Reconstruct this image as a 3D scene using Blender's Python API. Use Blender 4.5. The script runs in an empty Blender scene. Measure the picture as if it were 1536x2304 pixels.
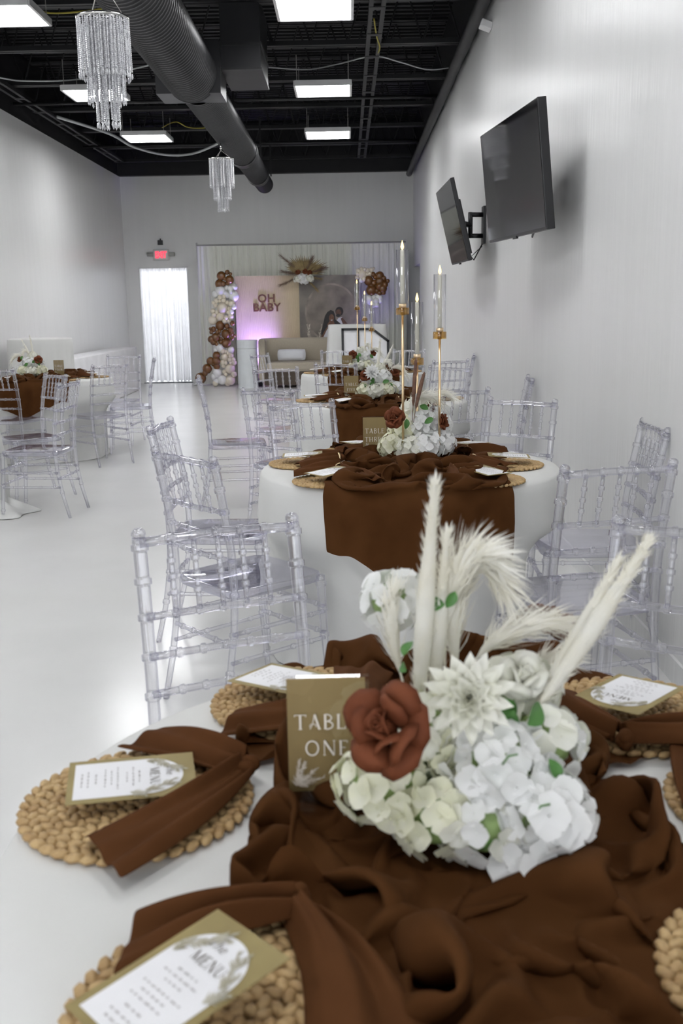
import bpy, bmesh, math, random
import numpy as np
from mathutils import Vector, Matrix, Euler, noise as mnoise

random.seed(7)
rng = np.random.default_rng(7)
scene = bpy.context.scene
COL = scene.collection
PI = math.pi

# ------------------------------------------------------------------ camera
cam_d = bpy.data.cameras.new('camera')
cam = bpy.data.objects.new('camera', cam_d)
COL.objects.link(cam)
scene.camera = cam
_r = Vector((0.99984, 0.00483, -0.01709)); _u = Vector((0.01576, 0.20286, 0.97908)); _f = Vector((-0.0082, 0.97919, -0.20276))
cam.matrix_world = Matrix(((_r.x, _u.x, -_f.x, 0.0), (_r.y, _u.y, -_f.y, 0.0), (_r.z, _u.z, -_f.z, 1.40), (0, 0, 0, 1)))
cam_d.sensor_fit = 'VERTICAL'; cam_d.sensor_height = 36.0; cam_d.sensor_width = 24.0
cam_d.lens = 36.0 * 2230.0 / 2304.0
cam_d.clip_start = 0.05; cam_d.clip_end = 100
cam_d.dof.use_dof = True; cam_d.dof.focus_distance = 4.6; cam_d.dof.aperture_fstop = 7.1

# ------------------------------------------------------------------ world, exposure
world = bpy.data.worlds.new('world'); scene.world = world; world.use_nodes = True
wn = world.node_tree.nodes; wn['Background'].inputs[0].default_value = (0.92, 0.95, 1.0, 1); wn['Background'].inputs[1].default_value = 4.5
scene.view_settings.view_transform = 'Standard'; scene.view_settings.look = 'None'
scene.view_settings.exposure = 0.12; scene.view_settings.gamma = 1.0; scene.view_settings.use_curve_mapping = False
PANEL_STRENGTH = 23.0
cy = scene.cycles
cy.max_bounces = 20; cy.diffuse_bounces = 6; cy.glossy_bounces = 4; cy.transmission_bounces = 14; cy.transparent_max_bounces = 32
cy.caustics_reflective = False; cy.caustics_refractive = False
cy.sample_clamp_indirect = 6.0; cy.use_denoising = True; cy.use_adaptive_sampling = True; cy.adaptive_threshold = 0.03; cy.adaptive_min_samples = 24

# ------------------------------------------------------------------ helpers
def S(rgb):
    "sRGB 0-255 to linear"
    out = []
    for c in rgb:
        c /= 255.0
        out.append(c / 12.92 if c <= 0.04045 else ((c + 0.055) / 1.055) ** 2.4)
    return tuple(out)

class MB:
    def __init__(s): s.v = []; s.f = []
    def add(s, vs, fs, M=None):
        o = len(s.v)
        if M is not None: vs = [tuple(M @ Vector(p)) for p in vs]
        s.v.extend(tuple(p) for p in vs); s.f.extend(tuple(i + o for i in f) for f in fs); return s
    def box(s, x0, x1, y0, y1, z0, z1, M=None):
        v = [(x, y, z) for x in (x0, x1) for y in (y0, y1) for z in (z0, z1)]
        return s.add(v, [(0, 1, 3, 2), (4, 6, 7, 5), (0, 4, 5, 1), (2, 3, 7, 6), (0, 2, 6, 4), (1, 5, 7, 3)], M)
    def tube(s, pts, r, n=8, cap=True, M=None):
        pts = [Vector(p) for p in pts]; k = len(pts)
        rs = r if hasattr(r, '__len__') else [r] * k
        vs = []; fs = []; nrm = None
        for i, p in enumerate(pts):
            t = (pts[min(i + 1, k - 1)] - pts[max(i - 1, 0)])
            if t.length < 1e-9: t = Vector((0, 0, 1))
            t.normalize()
            if nrm is None:
                a = Vector((0, 0, 1)) if abs(t.z) < 0.9 else Vector((1, 0, 0))
                nrm = t.cross(a).normalized()
            nrm = (nrm - t * nrm.dot(t))
            if nrm.length < 1e-6: nrm = t.orthogonal()
            nrm.normalize(); b = t.cross(nrm)
            for j in range(n):
                a = 2 * PI * j / n
                vs.append(p + (nrm * math.cos(a) + b * math.sin(a)) * rs[i])
        for i in range(k - 1):
            for j in range(n):
                fs.append((i * n + j, i * n + (j + 1) % n, (i + 1) * n + (j + 1) % n, (i + 1) * n + j))
        if cap:
            fs.append(tuple(range(n - 1, -1, -1))); fs.append(tuple(range((k - 1) * n, k * n)))
        return s.add(vs, fs, M)
    def lathe(s, prof, n=24, M=None):
        vs = []; fs = []
        for r, z in prof:
            for j in range(n):
                a = 2 * PI * j / n; vs.append((r * math.cos(a), r * math.sin(a), z))
        for i in range(len(prof) - 1):
            for j in range(n):
                fs.append((i * n + j, i * n + (j + 1) % n, (i + 1) * n + (j + 1) % n, (i + 1) * n + j))
        return s.add(vs, fs, M)
    def ball(s, c, r, nu=12, nv=8, sc=(1, 1, 1), M=None):
        vs = [(c[0], c[1], c[2] - r * sc[2])]; fs = []
        for i in range(1, nv):
            ph = -PI / 2 + PI * i / nv
            for j in range(nu):
                a = 2 * PI * j / nu
                vs.append((c[0] + r * sc[0] * math.cos(ph) * math.cos(a), c[1] + r * sc[1] * math.cos(ph) * math.sin(a), c[2] + r * sc[2] * math.sin(ph)))
        vs.append((c[0], c[1], c[2] + r * sc[2])); t = len(vs) - 1
        for j in range(nu): fs.append((0, 1 + (j + 1) % nu, 1 + j)); fs.append((t, t - nu + j, t - nu + (j + 1) % nu))
        for i in range(nv - 2):
            for j in range(nu):
                a = 1 + i * nu + j; b = 1 + i * nu + (j + 1) % nu
                fs.append((a, b, b + nu, a + nu))
        return s.add(vs, fs, M)
    def grid(s, fn, nu, nv, M=None, wrap=False):
        vs = [fn(i / (nu - 1) if not wrap else i / nu, j / (nv - 1)) for j in range(nv) for i in range(nu)]; fs = []
        for j in range(nv - 1):
            for i in range(nu if wrap else nu - 1):
                i2 = (i + 1) % nu
                fs.append((j * nu + i, j * nu + i2, (j + 1) * nu + i2, (j + 1) * nu + i))
        return s.add(vs, fs, M)
    def poly(s, pts, z=0.0, M=None):
        return s.add([(p[0], p[1], z) for p in pts], [tuple(range(len(pts)))], M)
    def prism(s, pts, z0, z1, M=None):
        n = len(pts)
        v = [(p[0], p[1], z0) for p in pts] + [(p[0], p[1], z1) for p in pts]
        f = [tuple(range(n - 1, -1, -1)), tuple(range(n, 2 * n))] + [(i, (i + 1) % n, n + (i + 1) % n, n + i) for i in range(n)]
        return s.add(v, f, M)
    def mesh(s, name, mat, smooth=True):
        me = bpy.data.meshes.new(name); me.from_pydata(s.v, [], s.f)
        if smooth: me.polygons.foreach_set('use_smooth', [True] * len(me.polygons))
        me.update()
        if mat is not None: me.materials.append(mat)
        return me
    def obj(s, name, mat, parent=None, smooth=True, bevel=0.0, solid=0.0, sub=0):
        return link(name, s.mesh(name, mat, smooth), parent, bevel, solid, sub)

def link(name, data, parent=None, bevel=0.0, solid=0.0, sub=0):
    o = bpy.data.objects.new(name, data); COL.objects.link(o)
    if parent is not None: o.parent = parent
    if solid: m = o.modifiers.new('thickness', 'SOLIDIFY'); m.thickness = solid; m.offset = 0
    if sub: m = o.modifiers.new('smooth', 'SUBSURF'); m.levels = sub; m.render_levels = sub
    if bevel: m = o.modifiers.new('edge', 'BEVEL'); m.width = bevel; m.segments = 2; m.limit_method = 'ANGLE'
    return o

def tag(o, label=None, cat=None, group=None, kind=None):
    if label: o['label'] = label
    if cat: o['category'] = cat
    if group: o['group'] = group
    if kind: o['kind'] = kind
    return o

def empty(name, loc=(0, 0, 0), rz=0.0):
    o = bpy.data.objects.new(name, None); COL.objects.link(o)
    o.location = loc; o.rotation_euler = (0, 0, rz); o.empty_display_size = 0.05
    return o

def copy_tree(o, parent=None):
    c = o.copy(); COL.objects.link(c); c.parent = parent
    for ch in [x for x in TREE.get(o.name, [])]: copy_tree_child(ch, c)
    return c
def copy_tree_child(o, parent):
    c = o.copy(); COL.objects.link(c); c.parent = parent; c.matrix_parent_inverse = o.matrix_parent_inverse.copy()
    for ch in TREE.get(o.name, []): copy_tree_child(ch, c)
TREE = {}
def remember(root):
    kids = {}
    for o in COL.objects:
        if o.parent is not None: kids.setdefault(o.parent.name, []).append(o)
    def walk(o):
        TREE[o.name] = kids.get(o.name, [])
        for k in TREE[o.name]: walk(k)
    walk(root); return root

def face(n, up=(0, 0, 1)):
    "rotation matrix whose +Z points along n"
    z = Vector(n).normalized(); u = Vector(up)
    if abs(z.dot(u)) > 0.99: u = Vector((0, 1, 0))
    x = u.cross(z).normalized(); y = z.cross(x)
    return Matrix(((x.x, y.x, z.x, 0), (x.y, y.y, z.y, 0), (x.z, y.z, z.z, 0), (0, 0, 0, 1)))
def T(x, y, z): return Matrix.Translation((x, y, z))
def RZ(a): return Matrix.Rotation(a, 4, 'Z')
def RX(a): return Matrix.Rotation(a, 4, 'X')
def RY(a): return Matrix.Rotation(a, 4, 'Y')

# ------------------------------------------------------------------ materials
def material(name, col, rough=0.5, metal=0.0, col2=None, nscale=6.0, bump=0.0, bscale=40.0, spec=0.5, sheen=0.0, stretch=None,
             trans=0.0, coat=0.0, detail=3.0, aniso=None, nlo=0.35, nhi=0.65):
    m = bpy.data.materials.new(name); m.use_nodes = True
    nt = m.node_tree; b = nt.nodes['Principled BSDF']; out = nt.nodes['Material Output']
    b.inputs['Roughness'].default_value = rough; b.inputs['Metallic'].default_value = metal
    b.inputs['Specular IOR Level'].default_value = spec
    b.inputs['Base Color'].default_value = (*col, 1)
    if sheen: b.inputs['Sheen Weight'].default_value = sheen; b.inputs['Sheen Roughness'].default_value = 0.5; b.inputs['Sheen Tint'].default_value = (*[min(1, c * 3 + .05) for c in col], 1)
    if coat: b.inputs['Coat Weight'].default_value = coat; b.inputs['Coat Roughness'].default_value = 0.08
    tc = nt.nodes.new('ShaderNodeTexCoord'); mp = nt.nodes.new('ShaderNodeMapping')
    nt.links.new(tc.outputs['Object'], mp.inputs['Vector'])
    if stretch: mp.inputs['Scale'].default_value = stretch
    no = nt.nodes.new('ShaderNodeTexNoise'); no.inputs['Scale'].default_value = nscale; no.inputs['Detail'].default_value = detail
    nt.links.new(mp.outputs['Vector'], no.inputs['Vector'])
    ra = nt.nodes.new('ShaderNodeValToRGB')
    c2 = col2 if col2 else tuple(c * 0.93 for c in col)
    ra.color_ramp.elements[0].position = nlo; ra.color_ramp.elements[1].position = nhi
    ra.color_ramp.elements[0].color = (*c2, 1); ra.color_ramp.elements[1].color = (*col, 1)
    nt.links.new(no.outputs['Fac'], ra.inputs['Fac']); nt.links.new(ra.outputs['Color'], b.inputs['Base Color'])
    if bump:
        n2 = nt.nodes.new('ShaderNodeTexNoise'); n2.inputs['Scale'].default_value = bscale; n2.inputs['Detail'].default_value = 2
        nt.links.new(mp.outputs['Vector'], n2.inputs['Vector'])
        bp = nt.nodes.new('ShaderNodeBump'); bp.inputs['Strength'].default_value = bump; bp.inputs['Distance'].default_value = 0.01
        nt.links.new(n2.outputs['Fac'], bp.inputs['Height']); nt.links.new(bp.outputs['Normal'], b.inputs['Normal'])
    if trans:
        tr = nt.nodes.new('ShaderNodeBsdfTranslucent'); mx = nt.nodes.new('ShaderNodeMixShader'); mx.inputs[0].default_value = trans
        nt.links.new(ra.outputs['Color'], tr.inputs['Color'])
        nt.links.new(b.outputs[0], mx.inputs[1]); nt.links.new(tr.outputs[0], mx.inputs[2]); nt.links.new(mx.outputs[0], out.inputs['Surface'])
    return m

def emissive(name, col, strength):
    m = bpy.data.materials.new(name); m.use_nodes = True; nt = m.node_tree
    b = nt.nodes['Principled BSDF']; b.inputs['Base Color'].default_value = (*col, 1)
    b.inputs['Emission Color'].default_value = (*col, 1); b.inputs['Emission Strength'].default_value = strength
    return m

def clear(name, tint, edge, ior=1.5, gloss_rough=0.02, blend=0.35, boost=0.0, refract=0.0):
    "clear plastic or thin glass: transparent body with a tint that deepens on grazing paths, plus fresnel gloss"
    m = bpy.data.materials.new(name); m.use_nodes = True; nt = m.node_tree
    for n in list(nt.nodes):
        if n.type == 'BSDF_PRINCIPLED': nt.nodes.remove(n)
    out = nt.nodes['Material Output']
    lw = nt.nodes.new('ShaderNodeLayerWeight'); lw.inputs['Blend'].default_value = 0.5
    mc = nt.nodes.new('ShaderNodeMix'); mc.data_type = 'RGBA'
    mc.inputs['A'].default_value = (*tint, 1); mc.inputs['B'].default_value = (*edge, 1)
    p2 = nt.nodes.new('ShaderNodeMath'); p2.operation = 'POWER'; p2.inputs[1].default_value = 2.2
    nt.links.new(lw.outputs['Facing'], p2.inputs[0]); nt.links.new(p2.outputs[0], mc.inputs['Factor'])
    tr = nt.nodes.new('ShaderNodeBsdfTransparent'); nt.links.new(mc.outputs['Result'], tr.inputs['Color'])
    gl = nt.nodes.new('ShaderNodeBsdfGlossy'); gl.inputs['Roughness'].default_value = gloss_rough; gl.inputs['Color'].default_value = (1, 1, 1, 1)
    pw = nt.nodes.new('ShaderNodeMath'); pw.operation = 'POWER'; pw.inputs[1].default_value = 4.0
    nt.links.new(lw.outputs['Facing'], pw.inputs[0])
    ma = nt.nodes.new('ShaderNodeMath'); ma.operation = 'MULTIPLY_ADD'; ma.use_clamp = True; ma.inputs[1].default_value = 0.75; ma.inputs[2].default_value = 0.035 + boost
    nt.links.new(pw.outputs[0], ma.inputs[0])
    body = tr.outputs[0]
    if refract:
        rf = nt.nodes.new('ShaderNodeBsdfGlass'); rf.inputs['IOR'].default_value = ior; rf.inputs['Roughness'].default_value = 0.0
        rf.inputs['Color'].default_value = (0.97, 0.97, 1.0, 1)
        m0 = nt.nodes.new('ShaderNodeMixShader'); m0.inputs[0].default_value = refract
        nt.links.new(tr.outputs[0], m0.inputs[1]); nt.links.new(rf.outputs[0], m0.inputs[2]); body = m0.outputs[0]
    mx = nt.nodes.new('ShaderNodeMixShader'); nt.links.new(ma.outputs[0], mx.inputs[0])
    nt.links.new(body, mx.inputs[1]); nt.links.new(gl.outputs[0], mx.inputs[2]); nt.links.new(mx.outputs[0], out.inputs['Surface'])
    return m

M = {}
M['wall'] = material('painted_wall', (0.82, 0.82, 0.815), 0.33, col2=(0.80, 0.80, 0.795), nscale=1.5, bump=0.20, bscale=5.0, stretch=(6, 6, 0.35))
M['floor'] = material('white_epoxy_floor', (0.76, 0.76, 0.75), 0.20, col2=(0.73, 0.73, 0.72), nscale=2.0, bump=0.04, bscale=6.0)
M['black'] = material('black_paint', (0.006, 0.006, 0.007), 0.6, col2=(0.004, 0.004, 0.005))
M['steel_black'] = material('black_steel', (0.014, 0.014, 0.0155), 0.55, col2=(0.008, 0.008, 0.009), nscale=4)
M['duct'] = material('black_duct', (0.026, 0.026, 0.028), 0.40, col2=(0.019, 0.019, 0.021), nscale=3, metal=0.3)
for _k, _s in enumerate((1.0, 1.1, 1.6)): M['panel_light%d' % _k] = emissive('led_panel', (0.985, 0.99, 1.0), PANEL_STRENGTH * _s)
M['white_metal'] = material('white_metal', (0.8, 0.8, 0.8), 0.4)
M['clear'] = clear('clear_acrylic', (0.975, 0.975, 0.985), (0.74, 0.725, 0.92), 1.49, 0.05, 0.30, 0.02, 0.34)
M['glass'] = clear('hurricane_glass', (0.985, 0.985, 0.985), (0.80, 0.80, 0.84), 1.45, 0.01, 0.25)
M['cloth'] = material('ivory_tablecloth', (0.77, 0.77, 0.755), 0.85, col2=(0.75, 0.75, 0.73), nscale=5, bump=0.05, bscale=300, spec=0.2, trans=0.10)
M['runner'] = material('brown_chiffon', (0.096, 0.038, 0.0120), 0.85, col2=(0.080, 0.030, 0.009), nscale=9, bump=0.06, bscale=500, spec=0.08, trans=0.22)
M['napkin'] = material('brown_napkin', (0.088, 0.034, 0.0115), 0.85, col2=(0.072, 0.027, 0.009), nscale=12, bump=0.05, bscale=500, spec=0.08)
M['straw'] = material('braided_straw', (0.52, 0.36, 0.17), 0.6, col2=(0.36, 0.22, 0.09), nscale=35, bump=0.3, bscale=160, nlo=0.3, nhi=0.6)
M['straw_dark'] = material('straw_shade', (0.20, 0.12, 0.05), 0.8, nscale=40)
M['card'] = material('olive_card', (0.34, 0.27, 0.10), 0.55, col2=(0.20, 0.145, 0.045), nscale=9, nlo=0.3, nhi=0.7)
M['sign_card'] = material('gold_brown_print', (0.42, 0.31, 0.13), 0.5, col2=(0.24, 0.165, 0.062), nscale=7, nlo=0.25, nhi=0.75, stretch=(1, 1, 0.5))
M['paper'] = material('white_paper', (0.84, 0.84, 0.86), 0.55)
M['ink'] = material('grey_ink', (0.33, 0.31, 0.30), 0.7)
M['ink_dark'] = material('dark_ink', (0.16, 0.14, 0.12), 0.7)
M['feather'] = material('feather_print', (0.38, 0.35, 0.26), 0.7, col2=(0.54, 0.52, 0.44), nscale=60)
M['feather_pale'] = material('pale_feather_print', (0.66, 0.60, 0.52), 0.7, col2=(0.50, 0.42, 0.32), nscale=60)
M['sign_letter'] = material('cream_lettering', (0.80, 0.74, 0.66), 0.6)
M['gold'] = material('brushed_gold', (0.88, 0.68, 0.42), 0.3, metal=1.0, col2=(0.84, 0.63, 0.38), nscale=20)
M['amber'] = clear('gold_tinted_cup', (0.93, 0.80, 0.50), (0.80, 0.60, 0.28), 1.5, 0.15, 0.3, 0.05)
M['candle'] = material('ivory_candle', (0.82, 0.80, 0.70), 0.45, nscale=10)
M['flame'] = emissive('led_flame', (1.0, 0.62, 0.20), 3.5)
M['petal_white'] = material('white_petal', (0.92, 0.92, 0.915), 0.6, col2=(0.88, 0.885, 0.87), nscale=30, trans=0.25)
M['petal_cream'] = material('cream_petal', (0.89, 0.88, 0.74), 0.6, col2=(0.82, 0.82, 0.62), nscale=30, trans=0.25)
M['petal_ivory'] = material('ivory_petal', (0.89, 0.885, 0.82), 0.6, col2=(0.84, 0.84, 0.74), nscale=30, trans=0.25)
M['rust'] = material('rust_petal', (0.180, 0.056, 0.024), 0.7, col2=(0.125, 0.036, 0.015), nscale=14, spec=0.15)
M['leaf'] = material('green_leaf', (0.10, 0.26, 0.05), 0.5, col2=(0.05, 0.16, 0.03), nscale=20)
M['stem'] = material('green_stem', (0.30, 0.42, 0.16), 0.6)
M['pampas'] = material('white_pampas', (0.93, 0.92, 0.87), 0.9, col2=(0.90, 0.88, 0.80), nscale=20, trans=0.4, spec=0.1)
M['pampas_core'] = material('ivory_pampas_core', (0.84, 0.80, 0.68), 0.9, trans=0.2)
M['bunny'] = material('brown_reed', (0.20, 0.11, 0.075), 0.9, col2=(0.13, 0.07, 0.05), nscale=80)
M['dry_palm'] = material('dried_palm', (0.33, 0.25, 0.11), 0.7, col2=(0.20, 0.14, 0.06), nscale=12)
M['dry_brown'] = material('dried_brown_plume', (0.20, 0.13, 0.09), 0.8, col2=(0.13, 0.08, 0.055), nscale=12)
M['screen'] = material('black_screen', (0.008, 0.008, 0.009), 0.05, spec=0.5)
M['plastic'] = material('black_plastic', (0.012, 0.012, 0.014), 0.4)
M['curtain'] = material('white_sheer', (0.80, 0.80, 0.82), 0.8, trans=0.4)
M['drape'] = material('cream_drape', (0.88, 0.89, 0.82), 0.8, col2=(0.84, 0.85, 0.77), nscale=4, stretch=(3, 3, .3), trans=0.2)
M['sofa'] = material('beige_fabric', (0.44, 0.39, 0.31), 0.85, nscale=60, sheen=0.2)
M['sofa_base'] = material('dark_brown_base', (0.075, 0.055, 0.04), 0.7)
M['pillow'] = material('white_pillow', (0.72, 0.73, 0.77), 0.8)
M['plinth'] = material('white_plinth', (0.72, 0.75, 0.77), 0.6)
M['fluted'] = material('tan_fluted_board', (0.67, 0.56, 0.40), 0.6, nscale=3)
M['wood_text'] = material('brown_letters', (0.13, 0.045, 0.022), 0.5)
M['photo'] = material('smoky_print', (0.27, 0.235, 0.20), 0.5, col2=(0.085, 0.075, 0.07), nscale=2.2, detail=6, nlo=0.3, nhi=0.72)
M['photo_mid'] = material('smoky_inner_print', (0.27, 0.23, 0.195), 0.5, col2=(0.11, 0.09, 0.078), nscale=3.0, detail=6, nlo=0.3, nhi=0.72)
M['photo_ring'] = material('arch_ring_print', (0.30, 0.26, 0.22), 0.5, col2=(0.17, 0.14, 0.12), nscale=5)
M['hair'] = material('black_hair_print', (0.012, 0.010, 0.010), 0.5)
M['skin'] = material('brown_skin_print', (0.17, 0.075, 0.04), 0.5, col2=(0.11, 0.045, 0.025), nscale=14)
M['skin2'] = material('deep_brown_skin_print', (0.10, 0.042, 0.024), 0.5, col2=(0.065, 0.026, 0.015), nscale=14)
M['print_white'] = material('white_clothes_print', (0.62, 0.62, 0.66), 0.5, nscale=8)
M['b0'] = material('brown_balloon', (0.155, 0.062, 0.016), 0.16, coat=0.5)
M['b1'] = material('white_balloon', (0.82, 0.82, 0.82), 0.2, coat=0.4)
M['b2'] = material('cream_balloon', (0.74, 0.67, 0.55), 0.22, coat=0.4)
M['exit_red'] = emissive('exit_red', (1.0, 0.05, 0.09), 1.6)
M['exit_body'] = material('exit_body', (0.66, 0.66, 0.64), 0.5)
M['grey_plastic'] = material('grey_plastic', (0.36, 0.36, 0.34), 0.5)
M['crystal'] = material('crystal_bead', (0.78, 0.78, 0.80), 0.08, col2=(0.50, 0.50, 0.53), nscale=120, spec=0.9, nlo=0.42, nhi=0.58)
M['chrome'] = material('chrome', (0.75, 0.74, 0.73), 0.2, metal=1.0)
M['wire'] = material('steel_wire', (0.42, 0.40, 0.38), 0.4, metal=0.6)
M['cable_white'] = material('white_cable', (0.55, 0.57, 0.57), 0.5)
M['cable_yellow'] = material('yellow_cable', (0.36, 0.30, 0.03), 0.5)
M['cable_black'] = material('black_cable', (0.015, 0.015, 0.016), 0.5)
M['violet'] = emissive('violet_lens', (0.35, 0.25, 1.0), 4.0)
M['hall'] = material('hall_paint', (0.42, 0.43, 0.40), 0.6)
M['dark_mat'] = material('dark_threshold', (0.10, 0.11, 0.12), 0.7)

# ------------------------------------------------------------------ the room
YB = 19.5; XL = -4.22; ZW = 3.86; ZC = 4.75; YF = -4.2
def xr(y): return 1.19 + 0.0052 * y
def quadbox(b, p, q, z0, z1, t):
    "wall slab between plan points p and q, thickness t to the right of p->q"
    d = Vector((q[0] - p[0], q[1] - p[1])).normalized(); n = Vector((d.y, -d.x)) * t
    b.prism([p, q, (q[0] + n.x, q[1] + n.y), (p[0] + n.x, p[1] + n.y)], z0, z1)

b = MB(); b.box(XL - .3, 3.4, YF - .3, YB + 2.4, -0.1, 0.0)
tag(b.obj('floor', M['floor'], smooth=False), 'glossy white epoxy floor of the hall', 'floor', kind='structure')
b = MB(); quadbox(b, (XL, YB), (XL, YF), 0, ZW, 0.15)
tag(b.obj('wall_left', M['wall'], smooth=False), 'long pale grey side wall across the aisle', 'wall', kind='structure')
OY0, OZ = 17.67, 2.12
b = MB(); quadbox(b, (xr(YF), YF), (xr(OY0), OY0), 0, ZW, 0.15); quadbox(b, (xr(OY0), OY0), (xr(YB), YB), OZ, ZW, 0.15)
tag(b.obj('wall_right', M['wall'], smooth=False), 'long pale grey side wall carrying the two televisions', 'wall', kind='structure')
DX0, DX1, DZ = -3.97, -3.02, 2.20
b = MB()
b.box(XL - .15, DX0, YB, YB + .15, 0, ZW); b.box(DX0, DX1, YB, YB + .15, DZ, ZW); b.box(DX1, xr(YB) + .15, YB, YB + .15, 0, ZW)
tag(b.obj('wall_back', M['wall'], smooth=False), 'pale grey end wall with the curtained doorway', 'wall', kind='structure')
WX0, WX1, WZ0, WZ1 = -3.9, .9, .12, 2.95
b = MB(); b.box(XL - .15, WX0, YF - .15, YF, 0, ZW); b.box(WX1, 1.4, YF - .15, YF, 0, ZW); b.box(WX0, WX1, YF - .15, YF, 0, WZ0); b.box(WX0, WX1, YF - .15, YF, WZ1, ZW)
tag(b.obj('wall_front', M['wall'], smooth=False), 'pale grey wall around the storefront window at the entrance end', 'wall', kind='structure')
b = MB()
for k in range(5): xx = WX0 + (WX1 - WX0) * k / 4; b.box(xx - .03, xx + .03, YF - .12, YF - .03, WZ0, WZ1)
for zz in (WZ0, 2.2, WZ1): b.box(WX0, WX1, YF - .12, YF - .03, zz - .03, zz + .03)
win = tag(b.obj('window_1', M['white_metal'], smooth=False), 'storefront window at the entrance end behind the camera', 'window', kind='structure')
for k in range(4):
    xx = WX0 + (WX1 - WX0) * k / 4; b = MB(); b.box(xx + .03, xx + (WX1 - WX0) / 4 - .03, YF - .08, YF - .074, WZ0 + .03, WZ1 - .03); b.obj('pane', M['glass'], win, smooth=False)
po_ = bpy.data.lights.new('window_portal', 'AREA'); po_.shape = 'RECTANGLE'; po_.size = WX1 - WX0; po_.size_y = WZ1 - WZ0; po_.cycles.is_portal = True
pt_ = bpy.data.objects.new('window_portal', po_); COL.objects.link(pt_); pt_.location = ((WX0 + WX1) / 2, YF - .02, (WZ0 + WZ1) / 2); pt_.rotation_euler = (PI / 2, 0, 0)
# hall behind the doorway and the side opening
b = MB(); b.box(XL - .1, -2.4, YB + 2.2, YB + 2.35, 0, 2.9); b.box(XL - .25, XL - .1, YB + .15, YB + 2.35, 0, 2.9); b.box(-2.4, -2.25, YB + .15, YB + 2.35, 0, 2.9); b.box(XL - .25, -2.25, YB + .15, YB + 2.35, 2.75, 2.9)
tag(b.obj('wall_passage', M['wall'], smooth=False), 'white passage seen past the curtained doorway', 'wall', kind='structure')
b = MB(); b.box(3.0, 3.15, OY0 - .6, YB + .2, 0, 2.6); b.box(xr(YB) + .15, 3.15, YB, YB + .15, 0, 2.6); b.box(xr(OY0) + .15, 3.15, OY0 - .6, OY0 - .45, 0, 2.6); b.box(xr(OY0) + .15, 3.15, OY0 - .6, YB + .2, 2.45, 2.6)
tag(b.obj('wall_recess', M['hall'], smooth=False), 'grey recess beyond the opening in the side wall', 'wall', kind='structure')
for nm, p, q in (('baseboard_right', (xr(YF) - .012, YF), (xr(OY0) - .012, OY0)), ('baseboard_left', (XL + .012, YB), (XL + .012, YF)), ):
    b = MB(); quadbox(b, p, q, 0, .095, 0.012)
    tag(b.obj(nm, M['wall'], smooth=False), 'white baseboard along the ' + ('television wall' if 'right' in nm else 'wall across the aisle'), 'baseboard', kind='structure')
b = MB(); b.box(DX1, xr(YB), YB - .012, YB, 0, .095); b.box(XL, DX0, YB - .012, YB, 0, .095)
tag(b.obj('baseboard_back', M['wall'], smooth=False), 'white baseboard along the end wall', 'baseboard', kind='structure')
# door opening lining
b = MB(); b.box(DX0 - .002, DX0 + .02, YB - .004, YB + .15, 0, DZ); b.box(DX1 - .02, DX1 + .002, YB - .004, YB + .15, 0, DZ); b.box(DX0, DX1, YB - .004, YB + .15, DZ - .02, DZ + .002)
door = tag(b.obj('door_1', M['white_metal'], smooth=False), 'white lined doorway in the end wall behind curtains', 'doorway', kind='structure')
b = MB(); b.box(DX0, DX1, YB - .05, YB + .14, 0.0, .012); b.obj('threshold', M['dark_mat'], door, smooth=False)

# ceiling: black deck with ribs, black upper walls, open web joists
b = MB(); b.box(XL - .2, 1.5, YF - .2, YB + .2, ZC, ZC + .1)
y = 7.0
while y < YB:
    b.box(XL, 1.35, y, y + .06, ZC - .035, ZC); y += .15
ceil = tag(b.obj('ceiling', M['black'], smooth=False), 'black ribbed metal deck ceiling with open joists', 'ceiling', kind='structure')
for i, (p, q, t) in enumerate((((XL - .004, YB), (XL - .004, YF), .15), ((xr(YF) + .004, YF), (xr(YB) + .004, YB), .15), ((1.45, YB + .004), (XL - .1, YB + .004), -.15), ((1.45, YF - .004), (XL - .1, YF - .004), .15))):
    b = MB(); quadbox(b, p, q, ZW, ZC, t)
    tag(b.obj('trim_%d' % (i + 1), M['black'], smooth=False), ['black band over the wall across the aisle', 'black band over the television wall', 'black band over the end wall', 'black band over the entrance wall'][i], 'wall band', kind='structure')
jm = MB()
x0, x1 = XL + .02, 1.22
for dy in (-.035, .035):
    jm.box(x0, x1, dy - .025, dy + .025, 4.05, 4.058); jm.box(x0, x1, dy - .004, dy + .004, 4.05, 4.10)
    jm.box(x0, x1, dy - .025, dy + .025, 4.66, 4.668)
n = 14
for k in range(n):
    xa = x0 + (x1 - x0) * k / n; xb = x0 + (x1 - x0) * (k + .5) / n; xc = x0 + (x1 - x0) * (k + 1) / n
    jm.tube([(xa, 0, 4.08), (xb, 0, 4.66)], .010, 5); jm.tube([(xb, 0, 4.66), (xc, 0, 4.08)], .010, 5)
jmesh = jm.mesh('joist', M['steel_black'], False)
for y in (7.9, 9.5, 11.05, 12.65, 14.25, 15.85, 17.45, 19.0):
    o = link('joist', jmesh, ceil); o.location = (0, y, 0)
for xs in (0.315, -4.0):
    b = MB()
    for dx in (-.055, .055): b.box(xs + dx - .02, xs + dx + .02, 8.4, 18.6, 3.99, 4.035)
    for k in range(12): b.box(xs - .07, xs + .07, 8.6 + k * .88, 8.68 + k * .88, 3.985, 3.992)
    b.obj('strut_channel', M['steel_black'], ceil, smooth=False)
for y in (13.3, 16.7):
    b = MB(); b.tube([(XL + .05, y, 3.98), (1.2, y, 3.98)], .022, 8); b.obj('conduit', M['steel_black'], ceil)
b = MB(); b.tube([(xr(yy) - .09, yy, 3.80) for yy in (5, 9, 13, 19.3)], .055, 12)
b.obj('pipe', M['steel_black'], ceil)

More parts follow.
